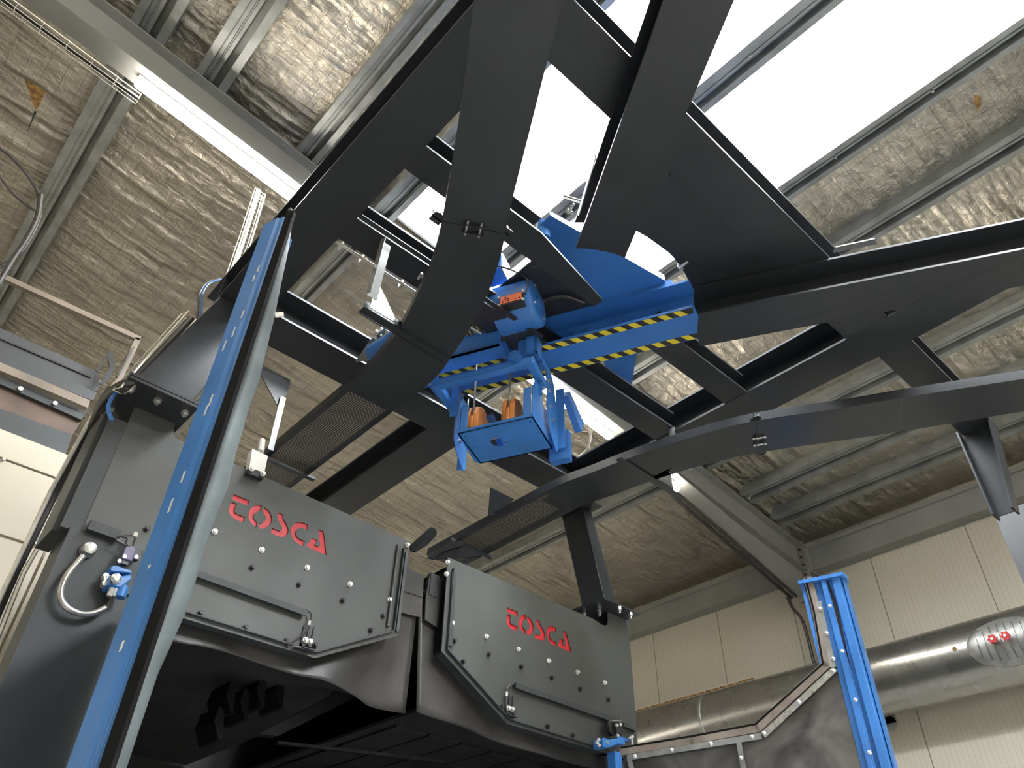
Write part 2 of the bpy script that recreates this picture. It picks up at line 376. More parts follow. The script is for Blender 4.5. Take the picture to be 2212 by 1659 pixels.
# ------------------------------------------------------------------ purlins
def purlin_prof(w, h=.135):
    a = w/2
    return [(-a,0),(-a*.50,0),(-a*.49,.03),(-a*.47,.095),(-a*.10,.095),(-a*.05,.022),(a*.16,.022),(a*.20,.032),(a*.26,.032),(a*.30,.022),(a*.50,.022),(a*.56,0),(a,0),(a,h),(-a,h)]
plab = ['galvanised purlin cut by the top edge, the leftmost above the lamp rafter', 'galvanised purlin above the long lamp, second from the left', 'galvanised purlin meeting the rafter just left of the black frame',
 'galvanised purlin at the left edge of the skylight, seen through the black frame', 'galvanised purlin crossing the middle of the bright skylight', 'galvanised purlin along the right edge of the bright skylight',
 'galvanised purlin between two foil strips right of the skylight', 'galvanised purlin seen above and left of the curved right guard', 'galvanised purlin below the curved right guard, upper of the two', 'galvanised purlin nearest the right wall eave']
for i, (a, b) in enumerate(PURL):
    if i >= len(plab): break
    x = (a+b)/2; m = MB(); z = RZ(x, PB)
    m.profile((x, 3.99, z), (x, -7.2, z), purlin_prof(b-a), up=(S5, 0, 1))
    tag(m.build('roof_purlin', M_PURL), plab[i], 'beam', 'roof purlins running under the foil')
    if i in FARP:
        m = MB(); m.profile((x, 10.3, z), (x, 4.0, z), purlin_prof(b-a), up=(S5, 0, 1))
        tag(m.build('roof_purlin', M_PURL), {0:'wide galvanised purlin left of the long lamp, running down the left edge',3:'galvanised purlin seen through the frame opening nearest the left blue door',5:'galvanised purlin beyond the lamp rafter, hidden behind the centre beam',7:'galvanised purlin passing behind the right support post, beyond the rafter'}[i], 'beam', 'roof purlins beyond the lamp rafter')
# ------------------------------------------------------------------ rafters (haunched I-beams across the hall)
def rafter(yf, label, x0=WXL+.05, grp=None):
    m = MB(); w = .09; t = .006; tf = .014
    st = [(x0, 7.10, .35), (5.4, 7.10, .35), (7.0, 7.10, .48), (8.52, 7.10, .66)]
    def ring(x, d):
        zt = RZ(x, 7.095); zb = zt-d; y = yf(x)
        return [(x,y-w,zb),(x,y+w,zb),(x,y+w,zb+tf),(x,y+t,zb+tf),(x,y+t,zt-tf),(x,y+w,zt-tf),(x,y+w,zt),(x,y-w,zt),(x,y-w,zt-tf),(x,y-t,zt-tf),(x,y-t,zb+tf),(x,y-w,zb+tf)]
    m.loft([ring(x, d) for x, _, d in st])
    return m.build('steel_rafter', M_RAFT), st
yf1 = lambda x: 3.955 + .018*x
root = thing('steel_rafter', (8.4, 4.1, 0), 'grey painted steel rafter carrying the lamps, crossing the whole picture down to the right wall', 'beam', 'portal frames of the hall')
r, _ = rafter(yf1, ''); r.name = 'haunched_beam'; adopt(r, root)
m = MB()   # secondary web fillet of the haunch and end plate
m.box((8.50, yf1(8.5)-.10, 5.60), (8.53, yf1(8.5)+.10, 6.36)); m.build('end_plate', M_RAFT, root)
m = MB(); m.hexa([(5.4,yf1(5.4)-.085,RZ(5.4,7.095)-.34),(8.5,yf1(8.5)-.085,RZ(8.5,7.095)-.36),(8.5,yf1(8.5)-.006,RZ(8.5,7.095)-.36),(5.4,yf1(5.4)-.006,RZ(5.4,7.095)-.34)],
 [(5.4,yf1(5.4)-.085,RZ(5.4,7.095)-.33),(8.5,yf1(8.5)-.085,RZ(8.5,7.095)-.35),(8.5,yf1(8.5)-.006,RZ(8.5,7.095)-.35),(5.4,yf1(5.4)-.006,RZ(5.4,7.095)-.33)])
m.build('haunch_flange', M_RAFT, root)
m = MB(); m.ibeam((8.62, 4.11, 0), (8.62, 4.11, 5.98), .20, .22, up=(1,0,0)); cobj = m.build('column', M_RAFT, root)
m = MB(); m.box((8.52, 3.99, 5.95), (8.745, 4.23, 6.30)); m.build('knee_plate', M_RAFT, root)
for k in range(6):
    m = MB(); z = 5.70 + .105*k + (.02 if k > 2 else 0); m.cyl((8.495, yf1(8.5)-.055, z), (8.47, yf1(8.5)-.055, z), .017, 6); m.build('bolt', paint('rusty_bolt', (.09,.035,.02), .6) if k == 0 else bpy.data.materials['rusty_bolt'], root)
for k in range(22):
    x = .1 + .41*k; z = RZ(x, 7.095)-.014
    m = MB(); m.cyl((x, yf1(x)-.055, z), (x, yf1(x)-.055, z-.014), .011, 6); m.build('bolt', M_RAFT, root)
root = thing('steel_rafter', (8.4, -.55, 0), 'grey steel rafter just cutting the top right corner above the skylight', 'beam', 'portal frames of the hall')
r, _ = rafter(lambda x: -.62, ''); r.name = 'haunched_beam'; adopt(r, root)
# eave beam on the wall
m = MB(); m.profile((8.66, WYB-.1, 5.97), (8.66, WYF+.1, 5.97), [(-.09,0),(.09,0),(.09,.30),(-.06,.30),(-.06,.285),(.0,.285),(.0,.02),(-.09,.02)][::-1])
tag(m.build('eave_beam', M_RAFT), 'long grey eave channel along the top of the cream ribbed wall', 'beam')
m = MB(); m.profile((8.56, 3.9, 6.24), (8.56, -2, 6.24), [(-.03,0),(.03,0),(.03,.05),(-.03,.05)]); m.profile((8.56, 9, 6.24), (8.56, 4.2, 6.24), [(-.03,0),(.03,0),(.03,.05),(-.03,.05)])
struct(m.build('trim_3', M_RAFT))
# ------------------------------------------------------------------ lamps
def lamp(x0, x1, yf, label, zoff=.0, grp='tube lamps under the rafter', dy=0):
    z = lambda x: RZ(x, 7.095-.35-.075) - zoff
    y = lambda x: yf(x)+dy
    c = thing('tube_lamp', ((x0+x1)/2, y((x0+x1)/2), z((x0+x1)/2)), label, 'lamp', grp)
    p0 = Vector((x0, y(x0), z(x0))); p1 = Vector((x1, y(x1), z(x1))); d = (p1-p0).normalized()
    m = MB(); m.bar(p0+Vector((0,0,.048)), p1+Vector((0,0,.048)), .04, .03); m.build('housing', M_LAMPB, c)
    m = MB(); pts = [p0 + d*.0, p0+d*.012, p0+d*.03] + [p1-d*.03, p1-d*.012, p1]
    m.tube(pts, [.016,.037,.041,.041,.037,.016], 14); m.build('glowing_diffuser', M_TUBE, c, smooth=True)
    for t in (.15, .85):
        q = p0.lerp(p1, t); m = MB(); m.box(q+Vector((-.015,-.006,.05)), q+Vector((.015,.006,.078+zoff))); m.build('mounting_clip', M_GALV, c)
    return c
lamp(-.17, 1.36, yf1, 'long bright tube lamp at upper left, under the grey rafter')
lamp(3.52, 4.98, yf1, 'bright tube lamp right of the blue hoist block, under the rafter', dy=.03)
lamp(5.02+.25, 6.05, yf1, 'tube lamp mostly hidden behind the curved right guard, only its end glowing', zoff=.05, dy=.02)
for (x0, y, k) in ((-3.6,-.62,'over the left aisle'),(-1.1,-3.6,'behind the viewer, left row'),(2.2,-3.6,'behind the viewer, middle row'),(5.2,-3.6,'behind the viewer, right row'),(-4.6,3.95,'far left on the lamp rafter'),(.3,-2.2,'behind the viewer, near row'),(5.6,-.62,'on the near rafter to the right'),(-2.2,1.2,'over the left aisle, nearest the machine'),(-1.4,.2,'over the left aisle, beside the near rafter')):  # added lamps out of view, fill to brighten the hall
    lamp(x0, x0+1.5, (lambda yy: (lambda x: yy))(y), 'added unseen fill tube lamp ' + k, grp='added fill lamps out of view')
# added fill lamps on back, left and front walls, unseen, brightening foil and hall
def fill_wall_lamp(p, q, label):
    p = Vector(p); q = Vector(q); c = thing('fill_wall_lamp', p.lerp(q, .5), label, 'lamp', 'added wall fill lamps out of view')
    m = MB(); m.tube([p, q], .035, 12); m.build('glowing_diffuser', M_TUBE, c, smooth=True)
    m = MB(); m.bar(p, q, .02, .08); m.build('housing', M_LAMPB, c)
for k, x in enumerate((-3.5, 1.0, 3.0, 6.2)): fill_wall_lamp((x, WYB-.08, 3.0), (x+1.5, WYB-.08, 3.0), 'added unseen fill lamp low on the back wall, ' + ('far left','behind the machine, left','behind the machine, right','in the right corner')[k])
for k, y in enumerate((-4, -1, 2, 6)): fill_wall_lamp((WXL+.08, y, 3.4), (WXL+.08, y+1.5, 3.4), 'added unseen fill lamp on the left wall, ' + ('first','second','third','fourth')[k] + ' from the front')
for k, x in enumerate((-3, 0, 3, 6)): fill_wall_lamp((x, WYF+.08, 3.4), (x+1.5, WYF+.08, 3.4), 'added unseen fill lamp on the front wall behind the viewer, ' + ('first','second','third','fourth')[k] + ' from the left')

# ------------------------------------------------------------------ black steel runway frame
ZF, ZT = 4.70, 4.925            # underside and top of the beams
HF = ZF - 1.6; HT = ZT - 1.6    # heights above the lens, used for traced plan outlines
f = lambda u, v, z=ZF: Vector((u*(z-1.6), v*(z-1.6), z))
frame = thing('runway_frame', (4.78, 1.03, 0), 'black steel runway frame with two arms and cross beams overhead, above the shot blasting machine', 'crane frame')
_bz = [0]
def beam(name, p0, p1, b, h=.225, z=ZF, par=None, tf=.014, mat=None):
    _bz[0] += 1; z = z + .0012*_bz[0]
    m = MB(); m.ibeam((p0[0], p0[1], z), (p1[0], p1[1], z), b, h, tf); return m.build(name, mat or M_BLK, par or frame)
beam('side_beam', (.885, -1.2), (.885, 3.66), .258)
beam('side_beam', (3.725, .80), (3.725, 3.66), .27)
beam('cross_beam', (.80, 1.072), (3.40, 1.072), .266, h=.22, z=4.925)
beam('cross_beam', (3.86, .975), (5.10, .975), .20, h=.16)
m = MB(); m.prism([f(u, v, ZF+.004) for u, v in [(.327,.580),(.566,.579),(.752,.612),(.752,.634),(.327,.634)]], (0,0,.012))
m.prism([(1.014,1.80,ZF+.131),(1.76,1.80,ZF+.131),(1.76,1.965,ZF+.131),(1.014,1.965,ZF+.131)], (0,0,.012)); m.box((1.014,1.878,ZF+.016),(1.90,1.888,ZF+.131)); m.build('cross_beam', M_BLK, frame)
beam('cross_beam', (2.75, 1.895), (3.59, 1.895), .165, h=.145)
beam('cross_beam', (1.014, 2.462), (3.59, 2.462), .175, h=.145)
beam('cross_beam', (.76, 3.42), (3.86, 3.42), .27)
m = MB(); m.box((3.80,3.40,4.702),(3.98,3.74,4.715)); m.build('cap_plate', M_BLK, frame)
beam('centre_beam', (2.515, 3.30), (2.515, 6.2), .262)
# flat cover strip on the third cross beam
m = MB(); m.bar((1.02,2.345,4.70), (2.3,2.345,4.70), .03, .006); m.build('stiffener_strip', M_BLK, frame)
m = MB(); m.prism([(.602*3.30,.63*3.30,4.93),(.80*3.30,.63*3.30,4.93),(.80*3.30,.76*3.30,4.93),(.602*3.30,.76*3.30,4.93)], (0,0,.012)); m.build('cover_plate', M_BLK, frame)
m = MB(); m.tube(spline([Zp(1150,580,4.90), Zp(1185,562,4.90), Zp(1215,565,4.90)],6), .008, 6); m.build('hose', M_CABL, frame)
m = MB(); m.tube(spline([Zp(1172,650,4.90), Zp(1215,640,4.90), Zp(1262,655,4.90)],6), .010, 6); m.build('hose', M_CABL, frame)
# two arms of the junction
dL = Vector((.212,.358,0)).normalized(); nL = Vector((dL.y,-dL.x,0))
dR = Vector((.262,-.458,0)).normalized(); nR = Vector((-dR.y,dR.x,0))
def arm(cuts, far, par):
    """I-section swept along direction with a slanted end: cuts = near-end points (left, mid, right) in plan"""
    pass
def plan_ibeam(name, a0, a1, b0, b1, mat=M_BLK, par=None, z=ZF, h=.225, web=.012):
    """flanges as plan quads a0-a1 (one edge) and b0-b1 (other edge); web along the middle"""
    m = MB()
    q = [Vector((*a0, 0)), Vector((*a1, 0)), Vector((*b1, 0)), Vector((*b0, 0))]
    for zz in (z, z+h-.014): m.prism([(p.x, p.y, zz) for p in q], (0,0,.014))
    c0 = (q[0]+q[3])/2; c1 = (q[1]+q[2])/2; d = (c1-c0).normalized(); s = Vector((-d.y, d.x, 0))*web/2
    m.prism([(p.x, p.y, z+.014) for p in (c0-s, c1-s, c1+s, c0+s)], (0,0,h-.028))
    return m.build(name, mat, par or frame)
g = lambda u, v, h=HF: (u*h, v*h)
aL0 = Vector((.630,.562))*HF; bL0 = Vector((.705,.519))*HF
aL1 = aL0 - Vector(dL.xy)*3.6; bL1 = bL0 - Vector(dL.xy)*3.6
# curved end of the left arm (arc between corners)
def arc_pts(a, b, bulge, n=8):
    a = Vector(a); b = Vector(b); d = b-a; nn = Vector((-d.y, d.x)).normalized()
    return [a + d*t + nn*bulge*4*t*(1-t) for t in [k/n for k in range(n+1)]]
m = MB()
endL = arc_pts(aL0, bL0, -.018)
for zz in (ZF-.0012, ZT-.014): m.prism([(p.x,p.y,zz) for p in ([aL1] + endL + [bL1])], (0,0,.014))
c0 = (aL0+bL0)/2; c1 = (aL1+bL1)/2; s = Vector(nL.xy)*.006
m.prism([(p.x,p.y,ZF+.014) for p in (c0-s,c1-s,c1+s,c0+s)], (0,0,ZT-ZF-.028)); m.build('runway_arm', M_BLK, frame)
aR0 = Vector((.903,.512))*HF; bR0 = Vector((.975,.566))*HF
aR1 = aR0 + Vector(dR.xy)*3.4; bR1 = bR0 + Vector(dR.xy)*3.4
m = MB(); endR = arc_pts(bR0, aR0, -.012)
for zz in (ZF-.0024, ZT-.0152): m.prism([(p.x,p.y,zz) for p in ([bR1] + endR + [aR1])], (0,0,.014))
c0 = (aR0+bR0)/2; c1 = (aR1+bR1)/2; s = Vector(nR.xy)*.006
m.prism([(p.x,p.y,ZF+.014) for p in (c0-s,c1-s,c1+s,c0+s)], (0,0,ZT-ZF-.028)); m.build('runway_arm', M_BLK, frame)
# top cover plate between the arms, with its round cut-out
arc = [(.675,.470),(.700,.4655),(.721,.464),(.752,.462),(.772,.464),(.787,.467),(.808,.472),(.826,.478),(.845,.486),(.863,.495),(.880,.506),(.892,.516)]
k = HT
top = [Vector((u*k, v*k)) for u, v in arc]
pl = [(.6*HT,.36*HT)] + [tuple(p) for p in top] + [(.905*HT,.47*HT), (.955*HT,.37*HT), (.99*HT,.29*HT), (.55*HT,.29*HT)]
m = MB(); m.prism([(x,y,ZT+.008) for x, y in pl], (0,0,.010)); m.build('cover_plate', M_BLK, frame)
m = MB()
m.bar(Zp(1447,378,ZT+.002), Zp(1658,574,ZT+.002), .014, .006); m.build('weld_seam', M_BLK, frame)
# flat gusset joining right arm, right side beam and stub
gp = [(1.079,.383),(1.092,.365),(1.157,.365),(1.157,.2835),(1.137,.2835),(1.157,.248),(1.245,.105),(1.252,.084),(1.165,.052)]
gp2 = [(1.079,.383),(1.092,.365),(1.157,.365),(1.246,.365),(1.246,.277),(1.2385,.105)]
m = MB()
m.prism([f(*p, ZF-.0036) for p in [(1.04,.42),(1.079,.383),(1.088,.367),(1.096,.365),(1.158,.365),(1.158,.2835),(1.137,.2835),(1.10,.25)]], (0,0,.01))
m.prism([f(*p, ZF-.0036) for p in [(1.157,.365),(1.246,.365),(1.246,.277),(1.2385,.105),(1.247,.086),(1.236,.05),(1.18,.05),(1.157,.20)]], (0,0,.01))
m.build('gusset_plate', M_BLK, frame)
# short hanging post at the right and the dark building column behind it
m = MB()
def _ring(ya, yb, z): x0, x1, xc = 4.94, 5.06, 5.0; return [(x0,ya,z),(x1,ya,z),(x1,ya+.012,z),(xc+.005,ya+.012,z),(xc+.005,yb-.012,z),(x1,yb-.012,z),(x1,yb,z),(x0,yb,z),(x0,yb-.012,z),(xc-.005,yb-.012,z),(xc-.005,ya+.012,z),(x0,ya+.012,z)]
m.loft([_ring(.965,1.09,4.075), _ring(.872,1.09,4.70)]); m.build('hanging_post', M_BLK, frame)
bc = MB(); bc.prism([(6.5,1.415,0),(6.5,.90,0),(6.9,.90,0),(6.9,1.44,0)], (0,0,4.85)); tag(bc.build('steel_column', M_BLK), 'broad dark column cut by the right edge, in front of the ribbed wall', 'column')
# twin tapered posts from machine top to the frame
def tapered(lo, hi, name, mat=M_BLK):
    m = MB(); m.loft([lo, hi]); return m.build(name, mat, frame, bevel=.004)
RP_lo = [Vector((3.912,3.59,3.92)), Vector((3.912,3.373,3.92)), Vector((4.04,3.373,3.92))]; RP_hi = [Vector((3.862,3.727,4.70)), Vector((3.862,3.505,4.70)), Vector((3.965,3.505,4.70))]
def fourth(a): return a[0] + (a[2]-a[1])
tapered([*RP_lo, fourth(RP_lo)], [*RP_hi, fourth(RP_hi)], 'support_post')
m = MB(); m.box((3.89,3.36,3.905),(4.285,3.69,3.920)); m.build('base_flange', M_BLK, frame)
LP_lo = [Zp(330,872,3.93), Zp(342,822,3.93), Zp(394,846,3.93), Zp(400,880,3.93)]
LP_hi = [Zp(478,690,4.69), Zp(484,648,4.69), Zp(560,690,4.69), Zp(520,760,4.69)]
LP_lo = [Vector((.52,3.33,3.93)), Vector((.80,3.33,3.93)), Vector((.80,3.60,3.93)), Vector((.52,3.60,3.93))]
LP_hi = [Vector((.76,3.36,4.70)), Vector((1.02,3.36,4.70)), Vector((1.02,3.62,4.70)), Vector((.76,3.62,4.70))]
tapered(LP_lo, LP_hi, 'support_post')
m = MB(); m.box((.49,3.29,3.90),(.835,3.68,3.915)); m.box((.49,3.29,3.92),(.835,3.68,3.935)); m.build('base_flange', M_BLK, frame)
for (x, y) in ((.53,3.36),(.53,3.60),(.66,3.36),(.80,3.36)):
    m = MB(); m.cyl((x,y,3.90),(x,y,3.885),.020,6); m.cyl((x,y,3.885),(x,y,3.872),.012,8); m.build('bolt', M_ZINC, frame)
for px, py in ((1295,1325),(1338,1318),(1362,1330),(1262,1332)):
    p = Zp(px, py, 3.88); m = MB(); m.cyl(p+Vector((0,0,.03)), p, .017, 6); m.cyl(p, p-Vector((0,0,.022)), .010, 8); m.build('bolt', M_ZINC, frame)
# conduit wires clipped along the inner edge of the third cross beam
m = MB(); m.tube([(1.03,2.585,4.72),(2.0,2.59,4.72),(2.6,2.59,4.72)], .007, 6); m.tube([(1.03,2.605,4.735),(2.6,2.61,4.735)], .006, 6)
for k in range(7): m.box((1.06+.13*k,2.57,4.715),(1.068+.13*k,2.625,4.75))
m.build('conduit', M_WIRE, frame)
# ------------------------------------------------------------------ curved guards below the runway
ZG = 4.39; HG = ZG-1.6
R_near = [(1.13,1.62),(1.13,1.15),(1.135,1.08),(1.150,1.005),(1.163,.922),(1.191,.800),(1.222,.697),(1.259,.612),(1.339,.480),(1.410,.353),(1.510,.182),(1.60,.03)]
R_far = [(1.245,1.62),(1.243,1.15),(1.245,1.11),(1.259,1.045),(1.272,.960),(1.292,.868),(1.320,.775),(1.362,.680),(1.441,.545),(1.521,.406),(1.612,.235),(1.70,.08)]
L_near = [(.672,1.62),(.672,1.15),(.672,1.08),(.668,.99),(.650,.915),(.615,.800),(.560,.680),(.490,.569),(.398,.415),(.324,.292),(.25,.17),(.17,.04)]
L_far = [(.555,1.62),(.555,1.15),(.553,1.07),(.546,1.01),(.531,.925),(.503,.837),(.473,.752),(.412,.640),(.312,.476),(.242,.369),(.165,.245),(.09,.12)]
def guard(name, near, far, label, bracket):
    root = thing(name, (*[(near[3][i]*HG) for i in (0,1)], ZG), label, 'guard', 'curved guards below the runway')
    NN = 64
    P = lambda c: [Vector((u*HG, v*HG, ZG)) for u, v in c]
    split = 1  # index where mesh part ends
    for part, sl in (('mesh', slice(0, 2)), ('solid', slice(1, None))):
        a = P(near[sl]); b = P(far[sl])
        if part == 'solid': a = resample(spline(a, 8), NN); b = resample(spline(b, 8), NN)
        n = len(a); t = Vector((0,0,.004))
        m = MB(); up = Vector((0,0,.060))
        lo = []
        for i in range(n):
            ia = (b[i]-a[i]).normalized()*.004
            lo.append([a[i]+up, a[i], b[i], b[i]+up, b[i]+up-ia, b[i]-ia+t, a[i]+ia+t, a[i]+ia+up])
        if part == 'solid':
            m.loft(lo); m.build('curved_channel', M_BLK, root)
        else:
            ia = (b[0]-a[0]).normalized()
            m.prism([a[0]+ia*.03, b[0]-ia*.03, b[1]-ia*.03, a[1]+ia*.03], (0,0,.002)); m.build('mesh_panel', M_PERF, root)
            m = MB()
            for q0, q1, sg in ((a[0],a[1],1),(b[0],b[1],-1)):
                m.bar(q0+ia*.016*sg+Vector((0,0,.002)), q1+ia*.016*sg+Vector((0,0,.002)), .034, .005)
                m.bar(q0+ia*.002*sg+Vector((0,0,.03)), q1+ia*.002*sg+Vector((0,0,.03)), .004, .06)
            m.build('edge_angle', M_BLK, root)
            m = MB(); c = a[0].lerp(a[1], .27); e = b[0].lerp(b[1], .27)
            m.bar(c-ia*.05+Vector((0,0,-.012)), e+ia*.05+Vector((0,0,-.012)), .035, .02); m.build('cross_bar', M_BLK, root)
    return root
gR = guard('curved_guard', R_near, R_far, 'black curved sheet steel guard sweeping from the machine slot to the right edge', 1)
gL = guard('curved_guard', L_near, L_far, 'black curved sheet steel guard sweeping from the machine slot up to the top edge', 0)
# bolted joint on each guard
def joint(root, pA, pB, n_):
    """small angle pieces bolted under the guard between A and B (on the underside plane)"""
    A = Vector(pA); B = Vector(pB); d = (B-A).normalized(); s = Vector((-d.y, d.x, 0))
    m = MB()
    c = A.lerp(B, .38); e = A.lerp(B, .70)
    for o_ in (-.022, .022):
        m.bar(c+s*o_+Vector((0,0,-.012)), e+s*o_+Vector((0,0,-.012)), .004, .022)
    m.bar(A+d*.02+Vector((0,0,-.003)), B-d*.02+Vector((0,0,-.003)), .004, .004)
    m.build('joint_angle', M_BLK, root)
    for t in (.44, .64):
        q = A.lerp(B, t); m = MB(); m.cyl(q+s*-.04+Vector((0,0,-.012)), q+s*.04+Vector((0,0,-.012)), .006, 6); m.build('bolt', M_ZINC, root)
    for q, sg in ((A, -1), (B, 1)):
        m = MB(); b = q + d*sg*-.002
        m.box(b+Vector((-.028,-.028,.012)), b+Vector((.028,.028,.018))); m.box(b+Vector((-.028,-.004,.012)), b+Vector((.028,.004,.058)));m.build('joint_lug', M_BLK, root)
        m = MB(); m.cyl(b+Vector((0,-.02,.035)), b+Vector((0,.02,.035)), .007, 6); m.build('bolt', M_ZINC, root)
joint(gL, Zp(943,476,ZG), Zp(1090,505,ZG), 0)
joint(gR, Zp(1636,910,ZG), Zp(1644,982,ZG), 0)
# seam on the right guard
m = MB(); m.bar(Zp(1948,862,ZG-.001), Zp(1940,932,ZG-.001), .004, .002); m.build('weld_seam', M_MACH, gR)
# angle bar crossing under the left guard + its pale grey hanger
m = MB(); a = Zp(780,668,ZG-.008); b = Zp(962,776,ZG-.008); d = (b-a).normalized()
m.bar(a, b, .042, .005); m.bar(a+Vector((-.0,-.026,.022)), b+Vector((0,-.026,.022)), .005, .045); m.bar(a+Vector((0,.026,.0)), b+Vector((0,.026,.0)), .004, .012); m.build('carrier_angle', M_BLK, gL)
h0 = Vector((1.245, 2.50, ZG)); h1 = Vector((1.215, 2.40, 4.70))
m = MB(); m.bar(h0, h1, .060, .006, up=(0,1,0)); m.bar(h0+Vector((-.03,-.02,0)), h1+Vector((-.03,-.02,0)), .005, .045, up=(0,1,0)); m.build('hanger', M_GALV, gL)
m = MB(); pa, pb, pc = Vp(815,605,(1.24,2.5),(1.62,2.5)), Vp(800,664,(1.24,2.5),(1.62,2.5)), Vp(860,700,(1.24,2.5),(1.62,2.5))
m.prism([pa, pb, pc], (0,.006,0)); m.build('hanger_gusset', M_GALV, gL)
m = MB(); a = Zp(1335,990,ZG-.008); b = Zp(1475,1078,ZG-.008); m.bar(a, b, .045, .006); m.build('carrier_angle', M_BLK, gR)
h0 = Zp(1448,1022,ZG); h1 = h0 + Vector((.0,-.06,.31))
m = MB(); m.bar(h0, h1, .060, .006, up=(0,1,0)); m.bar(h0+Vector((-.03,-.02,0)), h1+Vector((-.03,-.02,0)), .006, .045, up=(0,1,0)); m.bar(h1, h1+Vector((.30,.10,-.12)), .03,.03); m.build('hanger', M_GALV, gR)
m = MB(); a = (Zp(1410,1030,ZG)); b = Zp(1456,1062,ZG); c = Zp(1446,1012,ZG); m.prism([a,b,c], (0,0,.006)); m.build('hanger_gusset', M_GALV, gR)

# ------------------------------------------------------------------ blue switch beam (local frame: d along the beam to the right arm, n across, away from the lens)
D2 = Vector((.426,-.905,0)).normalized(); N2 = Vector((.905,.426,0)).normalized()
dn = lambda d, n, z: D2*d + N2*n + Vector((0,0,z))
sw = thing('switch_beam', dn(-.85, 3.28, 4.7), 'blue swivelling switch beam with yellow and black striped edges, overhead', 'crane beam')
def dbox(m, d0, d1, n0, n1, z0, z1):
    return m.hexa([dn(d0,n0,z0),dn(d1,n0,z0),dn(d1,n1,z0),dn(d0,n1,z0)], [dn(d0,n0,z1),dn(d1,n0,z1),dn(d1,n1,z1),dn(d0,n1,z1)])
dL_, dR_ = -1.98, -.27
def arc_end(n0, n1, d0, b, k=6): return [(d0 + b*4*t*(1-t), n0 + (n1-n0)*t) for t in [i/k for i in range(k+1)]]
m = MB()
for zz in (ZF, ZT-.014):
    pts = [(dL_, 3.145)] + arc_end(3.145, 3.412, dR_, .018) + [(dL_, 3.412)]
    m.prism([dn(a, b, zz) for a, b in pts], (0,0,.014))
dbox(m, dL_, dR_, 3.272, 3.284, ZF+.014, ZT-.014)
m.build('girder', M_BLUE, sw)
# hazard tape along both lower flange edges
def tape(n0, n1, label):
    my = MB(); mk = MB(); per = .088; z0 = ZF-.0012; d = dL_+.01; w = n1-n0; sl = .035
    mk.prism([dn(dL_+.005,n0,z0+.0006), dn(dR_-.004,n0,z0+.0006), dn(dR_-.004,n1,z0+.0006), dn(dL_+.005,n1,z0+.0006)], (0,0,.0004))
    while d + per*.5 + sl < dR_:
        my.prism([dn(d,n0,z0), dn(d+per*.5,n0,z0), dn(d+per*.5+sl,n1,z0), dn(d+sl,n1,z0)], (0,0,.0004)); d += per
    mk.build('hazard_tape', M_TAPE, sw); my.build('tape_stripes', M_YEL, sw)
tape(3.150, 3.196, ''); tape(3.362, 3.408, '')
# triangular stop plates with pins, both sides
ZP = 4.955
m = MB(); m.prism([dn(-.955,2.50,ZP), dn(-.86,2.45,ZP), dn(-.40,3.13,ZP), dn(-.40,3.16,ZP), dn(-1.0,3.16,ZP)], (0,0,.012)); dbox(m, -.95, -.36, 3.15, 3.40, ZT, ZP+.012); m.build('stop_plate', M_BLUE, sw)
m = MB(); m.bar(dn(-.87,2.46,ZP+.03), dn(-.40,3.14,ZP+.03), .006, .05); m.build('edge_lip', M_BLUE2, sw)
m = MB(); m.cyl(dn(-.93,2.53,ZP-.075), dn(-.93,2.53,ZP+.05), .038, 24); m.build('pin', M_BLUE2, sw, smooth=True)
m = MB(); m.prism([dn(-.935,3.38,ZP), dn(-.60,3.38,ZP), dn(-.86,4.06,ZP), dn(-.95,4.04,ZP)], (0,0,.012)); m.build('stop_plate', M_BLUE, sw)
m = MB(); m.cyl(dn(-.905,4.10,ZP-.075), dn(-.905,4.10,ZP+.05), .038, 24); m.build('pin', M_BLUE2, sw, smooth=True)
for d in (-1.02,-.93):
    m = MB(); m.cyl(dn(d,3.262,4.86), dn(d,3.245,4.86), .012, 6); m.build('bolt', M_BLUE, sw)
m = MB(); m.cyl(dn(-.30,3.05,4.94), dn(-.24,3.02,4.94), .014, 8); m.box(dn(-.30,3.02,4.93), dn(-.27,3.06,4.99)); m.build('end_latch', M_ZINC, sw)
# small limit switch hanging on the left arm
ls = thing('limit_switch', Zp(1235,440,4.75), 'small galvanised limit switch with lever on the edge of the left runway arm', 'switch')
for nm, a, b, mt in (('body',(1216,425),(1252,436),M_ZINC),('lever',(1240,440),(1226,462),M_ZINC),('roller',(1224,455),(1236,462),M_GALV)):
    m = MB(); m.tube([Zp(*a,4.74), Zp(*b,4.74)], .012 if nm != 'lever' else .006, 8); m.build(nm, mt, ls)
m = MB(); m.bar(Zp(1250,462,4.80), Zp(1286,338,4.80), .006,.03); m.build('mounting_strip', M_ZINC, ls)

# ------------------------------------------------------------------ electric hoist
ho = thing('electric_hoist', dn(-1.4, 3.28, 4.5), 'blue electric chain hoist trolley with round motor and rope drum beside the blue beam', 'hoist')
mc = dn(0, 2.93, 4.84)
def dcyl(name, d0, d1, n, z, r, mat, smooth=True, seg=36, par=None, rings=None):
    m = MB()
    if rings: m.tube([dn(d, n, z) for d, _ in rings], [q for _, q in rings], seg)
    else: m.cyl(dn(d0,n,z), dn(d1,n,z), r, seg)
    return m.build(name, mat, par or ho, smooth=smooth)
mo = dcyl('motor', 0, 0, 2.93, 4.84, 0, M_BLUE, rings=[(-1.36,.150),(-1.14,.150),(-1.125,.146),(-1.115,.135),(-1.11,.10)])
dcyl('motor_hub', -1.112, -1.098, 2.93, 4.84, .035, M_BLUE, par=mo)
for k in range(4):
    a = pi/4 + k*pi/2; q = dn(-1.112, 2.93 + .10*cos(a), 4.84 + .10*sin(a)); m = MB(); m.cyl(q, q+D2*.012, .008, 6); m.build('screw', M_ZINC, mo)
